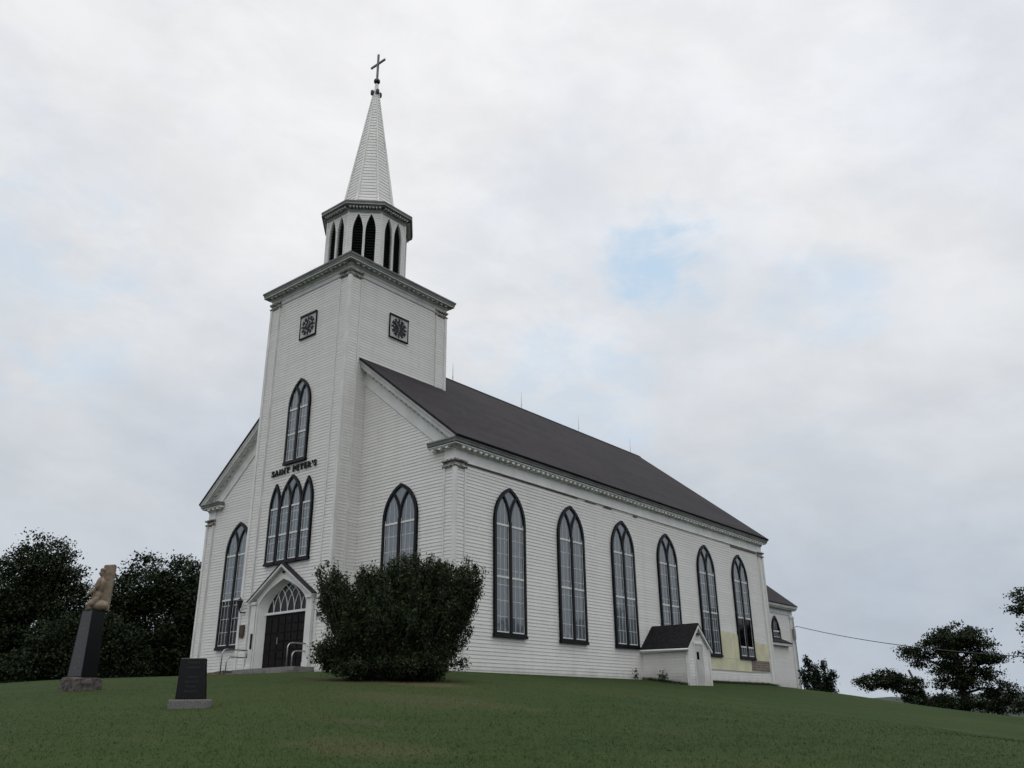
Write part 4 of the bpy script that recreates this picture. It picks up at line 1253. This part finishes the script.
def lobes_points(lobes, dens, rng, shell=0.55):
    """clump centres inside ellipsoid lobes, denser towards the surface"""
    out_ = []
    for (c, r) in lobes:
        n = max(4, int(dens*(r[0]*r[1]+r[1]*r[2]+r[0]*r[2])))
        d = rng.normal(0, 1, (n, 3)); d /= np.linalg.norm(d, axis=1)[:, None]
        rad = shell+(1.06-shell)*rng.random(n)**0.7
        bumps = 1+0.16*np.sin(d[:, 0]*5+c[0])*np.sin(d[:, 1]*6+c[1])+0.10*np.sin(d[:, 2]*9+c[2])
        out_.append(np.asarray(c)+d*rad[:, None]*bumps[:, None]*np.asarray(r))
    return np.concatenate(out_)
def tree(name, label, cat, px, py, heading, lobes, trunk_h, trunk_r, leaf, dens, n_per, sig, size, seed, group=None, limbs=True, trunk_pts=None, up=0.3, aspect=0.6, z_off=0.0):
    rng = np.random.default_rng(seed)
    z0 = gz(px, py)-0.05+z_off
    a = math.radians(heading)
    r_ = Vector((math.cos(a), math.sin(a), 0)); v_ = Vector((-math.sin(a), math.cos(a), 0))
    def W(p): q = r_*p[0]+v_*p[1]; return (px+q.x, py+q.y, z0+p[2])
    h = thing(name, label, cat, (px, py, z0), group)
    mb = MB()
    tp = trunk_pts or [(0, 0, -0.3), (0.08, 0.0, trunk_h*0.35), (-0.05, 0.05, trunk_h*0.7), (0.0, 0, trunk_h)]
    mb.tube([W(p) for p in tp], [trunk_r*(1-0.5*i/(len(tp)-1))*(1.25 if i == 0 else 1) for i in range(len(tp))], 9)
    if limbs:
        rr = random.Random(seed)
        for (c, r) in lobes:
            zs = min(max(tp[-1][2]*rr.uniform(0.55, 1.0), 0.3), max(0.4, c[2]*0.9))
            f = min(1, zs/max(0.1, tp[-1][2])); bx = tp[-1][0]*f
            s_ = Vector((bx, 0, zs)); e_ = Vector(c); m_ = s_.lerp(e_, 0.5)+Vector((rr.uniform(-.2, .2), rr.uniform(-.2, .2), rr.uniform(0.0, 0.35)))
            mb.tube([W(s_), W(m_), W(e_)], [trunk_r*0.42, trunk_r*0.26, trunk_r*0.10], 6)
            for q in range(5):
                dd = Vector((rr.uniform(-1, 1)*r[0], rr.uniform(-1, 1)*r[1], rr.uniform(-.5, 1)*r[2]))*0.8
                mb.tube([W(m_.lerp(e_, 0.6)), W(e_+dd*0.5+Vector((0, 0, 0.08))), W(e_+dd)], [trunk_r*0.14, trunk_r*0.08, trunk_r*0.03], 5)
    mb.build('trunk', 'bark', h, smooth=True)
    wl = [(np.array(c), r) for c, r in lobes]
    cl = lobes_points(wl, dens, rng)
    Rm = np.array([[r_.x, v_.x, 0], [r_.y, v_.y, 0], [0, 0, 1]])
    cl = cl @ Rm.T+np.array([px, py, z0])
    cl = cl[cl[:, 2] > ground(cl[:, 0], cl[:, 1])+0.12]
    V, F = leaf_cloud(cl, n_per, sig, size, rng, up, aspect)
    np_mesh('crown', V, F, [leaf], smooth=False, parent=h)
    return h
def lob(*a): return [((x, y, z), (rx, ry, rz)) for x, y, z, rx, ry, rz in a]

# trees left of the church: positions along the far edge of the lawn
def pos(heading, d): a = math.radians(heading); return (CAM.x-math.sin(a)*d, CAM.y+math.cos(a)*d)
TG = 'broad trees at the lawn edge beside the church front'
x, y = pos(68.4, 62)
tree('maple_tree', 'tall dark maple tree farthest from the church wall, behind the far edge of the lawn', 'tree', x, y, 68.4,
     lob((0.2, 0, 8.0, 1.9, 2.0, 1.9), (-1.3, 0.2, 6.4, 2.3, 2.2, 2.0), (1.3, -.2, 6.2, 2.1, 2.0, 1.7), (0.2, 0.5, 4.4, 3.2, 2.8, 2.2), (2.4, 0, 4.3, 1.5, 1.8, 1.5), (-2.6, 0, 4.2, 2.0, 2.0, 2.0), (2.2, .2, 2.4, 1.9, 2.0, 1.8), (-1.5, 0, 2.2, 2.6, 2.4, 1.8), (0.6, -0.6, 1.6, 2.2, 2.0, 1.4)),
     5.0, 0.34, 'maple_leaf', 8.5, 85, (0.36, 0.36, 0.20), 0.19, 11, TG)
x, y = pos(61.4, 60)
tree('maple_tree', 'dark maple tree standing against the church\'s left corner', 'tree', x, y, 61.4,
     lob((0.9, 0, 6.9, 1.7, 2.0, 1.6), (-1.2, 0.2, 6.7, 1.6, 2.0, 1.7), (2.0, -.2, 5.6, 1.6, 2.0, 1.6), (-2.1, 0, 5.2, 1.3, 1.6, 1.6), (0.1, 0.5, 4.6, 2.9, 2.8, 2.2), (2.3, 0, 3.4, 1.7, 1.8, 2.0), (-1.9, 0, 3.0, 1.7, 2.0, 2.0), (0.4, 0, 2.2, 2.8, 2.4, 1.9), (-1.2, -0.6, 1.2, 2.0, 2.0, 1.2), (2.0, -.3, 1.4, 1.6, 1.6, 1.3)),
     4.6, 0.32, 'maple_leaf', 8.5, 85, (0.36, 0.36, 0.20), 0.19, 12, TG)
x, y = pos(65.3, 57)
tree('maple_tree', 'lower bushy dark tree behind the black monument, between two taller maples', 'tree', x, y, 65.3,
     lob((0.4, 0, 3.8, 1.3, 1.4, 1.2), (-1.4, 0, 3.2, 1.5, 1.4, 1.3), (1.6, 0, 3.0, 1.2, 1.3, 1.3), (0, 0, 2.0, 2.6, 2.0, 1.6), (-2.3, 0, 1.6, 1.4, 1.4, 1.3), (2.2, 0, 1.5, 1.3, 1.4, 1.3), (0.2, -.4, 0.9, 2.4, 1.6, 0.9)),
     2.6, 0.2, 'maple_leaf', 13, 70, (0.30, 0.30, 0.17), 0.17, 13, TG)

# right: spreading maple, low limbed tree, edge tree
RG = 'trees on the slope behind the church'
x, y = pos(12.9, 64)
tree('maple_tree', 'spreading dark maple with a gappy crown behind the sagging cable', 'tree', x, y, 13.0,
     lob((0.2, 0, 4.85, 1.5, 1.5, 0.75), (1.3, 0, 4.5, 1.1, 1.3, 0.6), (-0.9, .2, 4.3, 1.1, 1.2, 0.65), (-2.2, 0, 3.7, 0.8, 0.9, 0.55), (-2.85, 0, 4.0, 0.45, 0.5, 0.38), (1.9, 0, 3.5, 0.8, 1.0, 0.42), (0.2, 0, 3.5, 1.5, 1.4, 0.8), (-0.9, 0, 2.7, 0.75, 0.9, 0.65), (0.5, 0, 2.2, 1.0, 1.1, 0.8), (1.6, 0, 2.5, 0.65, 0.8, 0.4), (-0.4, 0, 1.2, 1.1, 1.0, 0.85), (1.4, .2, 0.8, 0.9, 0.9, 0.7), (2.3, 0, 1.5, 0.9, 0.9, 0.6), (2.9, 0, 0.7, 0.8, 0.8, 0.5), (-1.2, 0, 0.5, 0.7, 0.8, 0.5)),
     3.6, 0.26, 'maple_leaf', 11.5, 75, (0.24, 0.24, 0.11), 0.155, 21, RG, z_off=0.1)
x, y = pos(14.8, 62)
tree('maple_tree', 'low leaning tree with a flat crown between the church and the spreading maple', 'tree', x, y, 15.6,
     lob((-3.0, 0, 1.75, 0.8, 0.9, 0.45), (-2.2, 0, 2.0, 0.95, 1.0, 0.55), (-1.3, 0, 1.7, 0.8, 0.9, 0.5), (-0.6, 0, 1.55, 0.55, 0.7, 0.45), (-0.7, 0, 0.8, 0.6, 0.7, 0.4), (0.2, .2, 0.6, 0.7, 0.7, 0.5)),
     1.9, 0.13, 'maple_leaf', 16, 70, (0.20, 0.20, 0.10), 0.15, 22, RG, trunk_pts=[(0.5, 0, -0.3), (0.0, 0, 0.8), (-0.45, 0, 1.6), (-0.75, 0, 2.5)])
x, y = pos(6.75, 57)
tree('maple_tree', 'tall sparse maple beyond the spreading maple, cut by the edge of the view', 'tree', x, y, 7.6,
     lob((-1.7, 0, 7.0, 1.1, 1.2, 0.8), (0.2, 0, 7.6, 1.6, 1.5, 1.0), (-1.5, 0, 5.6, 1.0, 1.1, 0.5), (-1.85, 0, 4.3, 1.15, 1.1, 0.5), (0.4, 0, 5.6, 1.8, 1.7, 1.2), (-1.2, 0, 3.0, 1.2, 1.1, 0.5), (0.5, 0, 3.6, 1.7, 1.6, 1.0), (-1.2, 0, 1.6, 1.3, 1.1, 0.7), (-2.0, 0, 0.9, 0.9, 0.9, 0.6), (0.6, 0, 1.6, 1.4, 1.2, 1.0)),
     6.0, 0.26, 'maple_leaf', 10, 75, (0.25, 0.25, 0.11), 0.16, 23, RG, z_off=-0.5)

# a belt of woods beyond the slope, mirrored in the side windows
rng = np.random.default_rng(61); wl = []
for i in range(26):
    t_ = i/25; wx = 26+26*t_; wy = 68-13*t_; g_ = gz(wx, wy); hh_ = 12.5+1.8*math.sin(i*1.9)+1.1*math.sin(i*3.7)
    for k in range(4):
        wl.append((np.array((wx+rng.uniform(-1, 1), wy+rng.uniform(-2, 2), g_+hh_*(0.18+0.24*k))), (2.4-0.3*k, 2.2-0.3*k, 2.2)))
cl = lobes_points(wl, 10, rng)
V, F = leaf_cloud(cl, 9, (0.35, 0.35, 0.3), 0.5, rng)
tag(np_mesh('woods', V, F, ['maple_leaf'], smooth=False), 'belt of dark woods beyond the slope', kind='stuff')

# bush at the front corner of the church
bx_, by_ = pos(47.0, 26.3)
rng = np.random.default_rng(5)
zb = gz(bx_, by_)
hb = thing('lilac_bush', 'large dark rounded lilac bush hiding the church\'s front corner', 'bush', (bx_, by_, zb))
a = math.radians(46.6); r_ = Vector((math.cos(a), math.sin(a), 0)); v_ = Vector((-math.sin(a), math.cos(a), 0))
stems = MB(); cents = []
rr = random.Random(31)
def stem(tx, ty, tz, bxx=0.0, n=9, dens=1.0, thin=1.0):
    b0 = Vector((bxx+tx*0.12, ty*0.15, -0.05)); e_ = Vector((tx, ty, tz)); mid_ = b0.lerp(e_, 0.5)+Vector((tx*0.10, ty*0.10, 0.25))
    pts = []
    for i in range(6):
        t_ = i/5; p = b0*(1-t_)**2+mid_*2*t_*(1-t_)+e_*t_*t_
        pts.append(p)
    Wd = lambda p: (bx_+r_.x*p.x+v_.x*p.y, by_+r_.y*p.x+v_.y*p.y, zb+p.z)
    stems.tube([Wd(p) for p in pts], [0.035, 0.03, 0.025, 0.02, 0.013, 0.006], 5)
    for i in range(int(n*dens)):
        t_ = 0.45+0.58*rr.random()**0.75
        p = b0*(1-t_)**2+mid_*2*t_*(1-t_)+e_*t_*t_
        sp_ = (0.05+0.30*(1.03-t_))*thin
        cg = lambda s_: max(-1.25*s_, min(1.25*s_, rr.gauss(0, s_)))
        q = p+Vector((cg(sp_), cg(sp_), cg(sp_*0.8)))
        if q.z > 0.08: cents.append(Wd(q))
BL = [((0.05, 0, 1.65), (1.45, 1.35, 1.75), 150), ((1.15, 0, 1.55), (1.0, 1.1, 1.45), 80), ((1.75, 0, 2.75), (0.72, 0.75, 0.80), 60),
      ((-1.15, 0, 1.65), (0.85, 1.0, 1.35), 70), ((-1.9, 0, 2.70), (0.42, 0.5, 0.62), 20), ((-1.85, 0, 0.65), (0.50, 0.6, 0.55), 26),
      ((0.25, 0, 2.95), (0.75, 0.7, 0.75), 44), ((-0.75, 0, 2.75), (0.50, 0.6, 0.55), 26), ((1.05, 0, 3.0), (0.5, 0.5, 0.6), 22), ((0.1, -.2, 0.45), (1.65, 1.25, 0.5), 60), ((2.2, 0, 2.85), (0.42, 0.4, 0.45), 12)]
for (c_, r_b, ns) in BL:
    for i in range(ns):
        d = Vector((rr.gauss(0, 1), rr.gauss(0, 1), rr.gauss(0.45, 1))).normalized()
        k = rr.uniform(0.58, 1.0) if rr.random() < 0.75 else rr.uniform(1.0, 1.22)
        stem(c_[0]+d.x*r_b[0]*k, c_[1]+d.y*r_b[1]*k, max(0.15, (c_[2]+d.z*r_b[2]*k)*0.93), c_[0]*0.28, 30)
for i in range(130):     # upright pointed shoots over the crown
    c_, r_b, ns = rr.choice(BL[:5]+BL[6:]); tx = c_[0]+rr.uniform(-.8, .8)*r_b[0]; tz = c_[2]+r_b[2]*(rr.uniform(0.95, 1.30))*math.sqrt(max(0.05, 1-((tx-c_[0])/r_b[0])**2))
    stem(tx*1.06, rr.uniform(-.6, .4), tz*0.93, tx*0.4, 20, 1.0, 0.34)
stems.build('stem', 'bark', hb, smooth=True)
V, F = leaf_cloud(np.array(cents), 9, (0.055, 0.055, 0.075), 0.085, rng, 0.7, 0.5)
np_mesh('foliage', V, F, ['lilac_leaf'], smooth=False, parent=hb)

# small fir-like bush behind the chancel
x, y = pos(20.5, 62)
def spiky(name, label, x, y, heading, tips, seed, leaf, size):
    rng = np.random.default_rng(seed); rr = random.Random(seed)
    a = math.radians(heading); r_ = Vector((math.cos(a), math.sin(a), 0)); v_ = Vector((-math.sin(a), math.cos(a), 0)); z0 = gz(x, y)-0.1
    h = thing(name, label, 'bush', (x, y, z0)); st_ = MB(); ce = []
    for (tx, ty, tz, wd) in tips:
        W = lambda p: (x+r_.x*p[0]+v_.x*p[1], y+r_.y*p[0]+v_.y*p[1], z0+p[2])
        st_.tube([W((tx*0.4, ty*0.4, -0.2)), W((tx*0.8, ty*0.8, tz*0.5)), W((tx, ty, tz))], [0.06, 0.04, 0.012], 6)
        for i in range(int(150*wd*tz/2)):
            t_ = rr.random(); rad = wd*(1-t_)**0.75+0.05; an = rr.uniform(0, 6.28); q = rad*math.sqrt(rr.random())
            ce.append(W((tx*(0.4+0.6*t_)+q*math.cos(an), ty*(0.4+0.6*t_)+q*math.sin(an), tz*t_+0.1)))
    st_.build('trunk', 'bark', h, smooth=True)
    V, F = leaf_cloud(np.array(ce), 9, (0.10, 0.10, 0.12), size, rng, 0.7, 0.4)
    np_mesh('foliage', V, F, [leaf], smooth=False, parent=h)
spiky('evergreen_bush', 'dark upright evergreen bush at the rear corner of the church', x, y, 21.3,
      [(-0.7, 0, 2.7, 0.62), (-0.15, 0.2, 2.2, 0.55), (0.35, -0.1, 2.4, 0.55), (0.9, 0.1, 1.8, 0.55), (-0.3, -.3, 1.6, 0.8), (0.5, .3, 1.4, 0.8), (-1.1, .2, 1.9, 0.5)], 41, 'fir_leaf', 0.20)

# weeds and a vine against the walls
def weed(name, label, cat, x, y, pts, n_per, size, seed, z0=None, sig=0.06):
    rng = np.random.default_rng(seed); z0 = gz(x, y) if z0 is None else z0
    h = thing(name, label, cat, (x, y, z0)); mb = MB(); ce = []
    rr = random.Random(seed)
    for (dx, dy, dz) in pts:
        mb.tube([(x, y, z0-0.05), (x+dx*0.4, y+dy*0.4, z0+dz*0.6), (x+dx, y+dy, z0+dz)], [0.012, 0.009, 0.004], 5)
        for i in range(9):
            t_ = 0.25+0.75*rr.random(); ce.append((x+dx*t_, y+dy*t_, z0+dz*t_))
    mb.build('stem', 'bark', h)
    V, F = leaf_cloud(np.array(ce), n_per, (sig,)*3, size, rng, 0.6, 0.5)
    np_mesh('foliage', V, F, ['weed_leaf'], smooth=False, parent=h)
weed('weed', 'small leafy weed where the porch wall meets the church', 'weed', 10.0, 13.1, [(0.0, 0, 0.50), (0.18, -.1, 0.3), (-0.2, 0, 0.35)], 6, 0.10, 51)
weed('weed', 'low weed at the foot of the church wall, farther from the porch', 'weed', 8.95, 12.4, [(0.0, 0, 0.42), (0.1, -.1, 0.25)], 5, 0.09, 52)
weed('climbing_plant', 'thin leafy sapling against the chancel wall', 'plant', 6.75, 31.6, [(0.05, 0, 2.6), (0.15, .2, 1.9), (-0.05, -.3, 1.4), (.1, .3, 1.0), (.1, -.2, 2.2)], 12, 0.17, 53, sig=0.13)

# ------------------------------------------------------------------ overhead cable
mb = MB(); A = Vector((6.38, 39.53, 7.42)); B = Vector((34.0, 15.5, 3.0)); pts = []
for i in range(41):
    t_ = i/40; p = A.lerp(B, t_); p.z -= 4*1.5*t_*(1-t_)*0.55; pts.append(p)
mb.tube(pts, 0.022, 5)
tag(mb.build('overhead_cable', 'dark_iron'), 'thin sagging black cable running out from the church\'s rear corner', 'cable')

# ------------------------------------------------------------------ grass
rng = np.random.default_rng(99); N = 105000
hd_ = np.radians(39.3+rng.uniform(-38, 38, N)); dd = 5.0+30*np.abs(rng.normal(0, 0.42, N))
gxp = CAM.x-np.sin(hd_)*dd; gyp = CAM.y+np.cos(hd_)*dd
ok = ~((gxp < 8.85) & (gyp > -0.05)) & ~((np.abs(gxp) < 3.1) & (gyp > -2.9)) & ~((gxp > -4.5) & (gxp < 0) & (gyp > -2.9))
gxp, gyp = gxp[ok], gyp[ok]
V, F = leaf_cloud(np.stack([gxp, gyp, ground(gxp, gyp)+0.012], 1), 1, (0.0, 0.0, 0.004), 0.05, rng, 1.3, 0.13)
tag(np_mesh('grass', V, F, ['grass_blade'], smooth=False), 'short mown grass blades on the lawn', kind='stuff')
# ------------------------------------------------------------------ grass at the walls
rng = np.random.default_rng(123); pp = []
def strip(x0, y0, x1, y1, n, wd):
    t_ = rng.random(n); off = np.abs(rng.normal(0, wd, n)); L = math.hypot(x1-x0, y1-y0); nx_, ny_ = (y1-y0)/L, -(x1-x0)/L
    px = x0+(x1-x0)*t_+nx_*off; py = y0+(y1-y0)*t_+ny_*off
    pp.append(np.stack([px, py, ground(px, py)+0.05], 1))
strip(8.80, 15.7, 8.80, 28.6, 4200, 0.20); strip(8.8, 13.36, 11.2, 13.36, 700, 0.12)
strip(6.45, 29.0, 6.45, 38.0, 1500, 0.15)
V, F = leaf_cloud(np.concatenate(pp), 2, (0.04, 0.04, 0.03), 0.15, rng, 3.0, 0.07)
tag(np_mesh('tall_grass', V, F, ['weed_leaf'], smooth=False), 'unmown grass along the foot of the walls', kind='stuff')

# ------------------------------------------------------------------ haze: one box of thin air round the whole scene
mb = MB(); mb.wbox(-5400, 5400, -5400, 5400, -40, 70)
m = bpy.data.materials.new('haze_air'); m.use_nodes = True; t = NT(m.node_tree); t.n.clear(); MATS['haze_air'] = m
pv = t.new('ShaderNodeVolumePrincipled'); pv.inputs['Color'].default_value = (0.72, 0.83, 1.0, 1); pv.inputs['Density'].default_value = 0.0008; pv.inputs['Anisotropy'].default_value = 0.0
o = t.new('ShaderNodeOutputMaterial'); t.link(pv.outputs[0], o.inputs['Volume'])
tag(mb.build('haze', 'haze_air'), 'thin pale summer haze', kind='stuff')
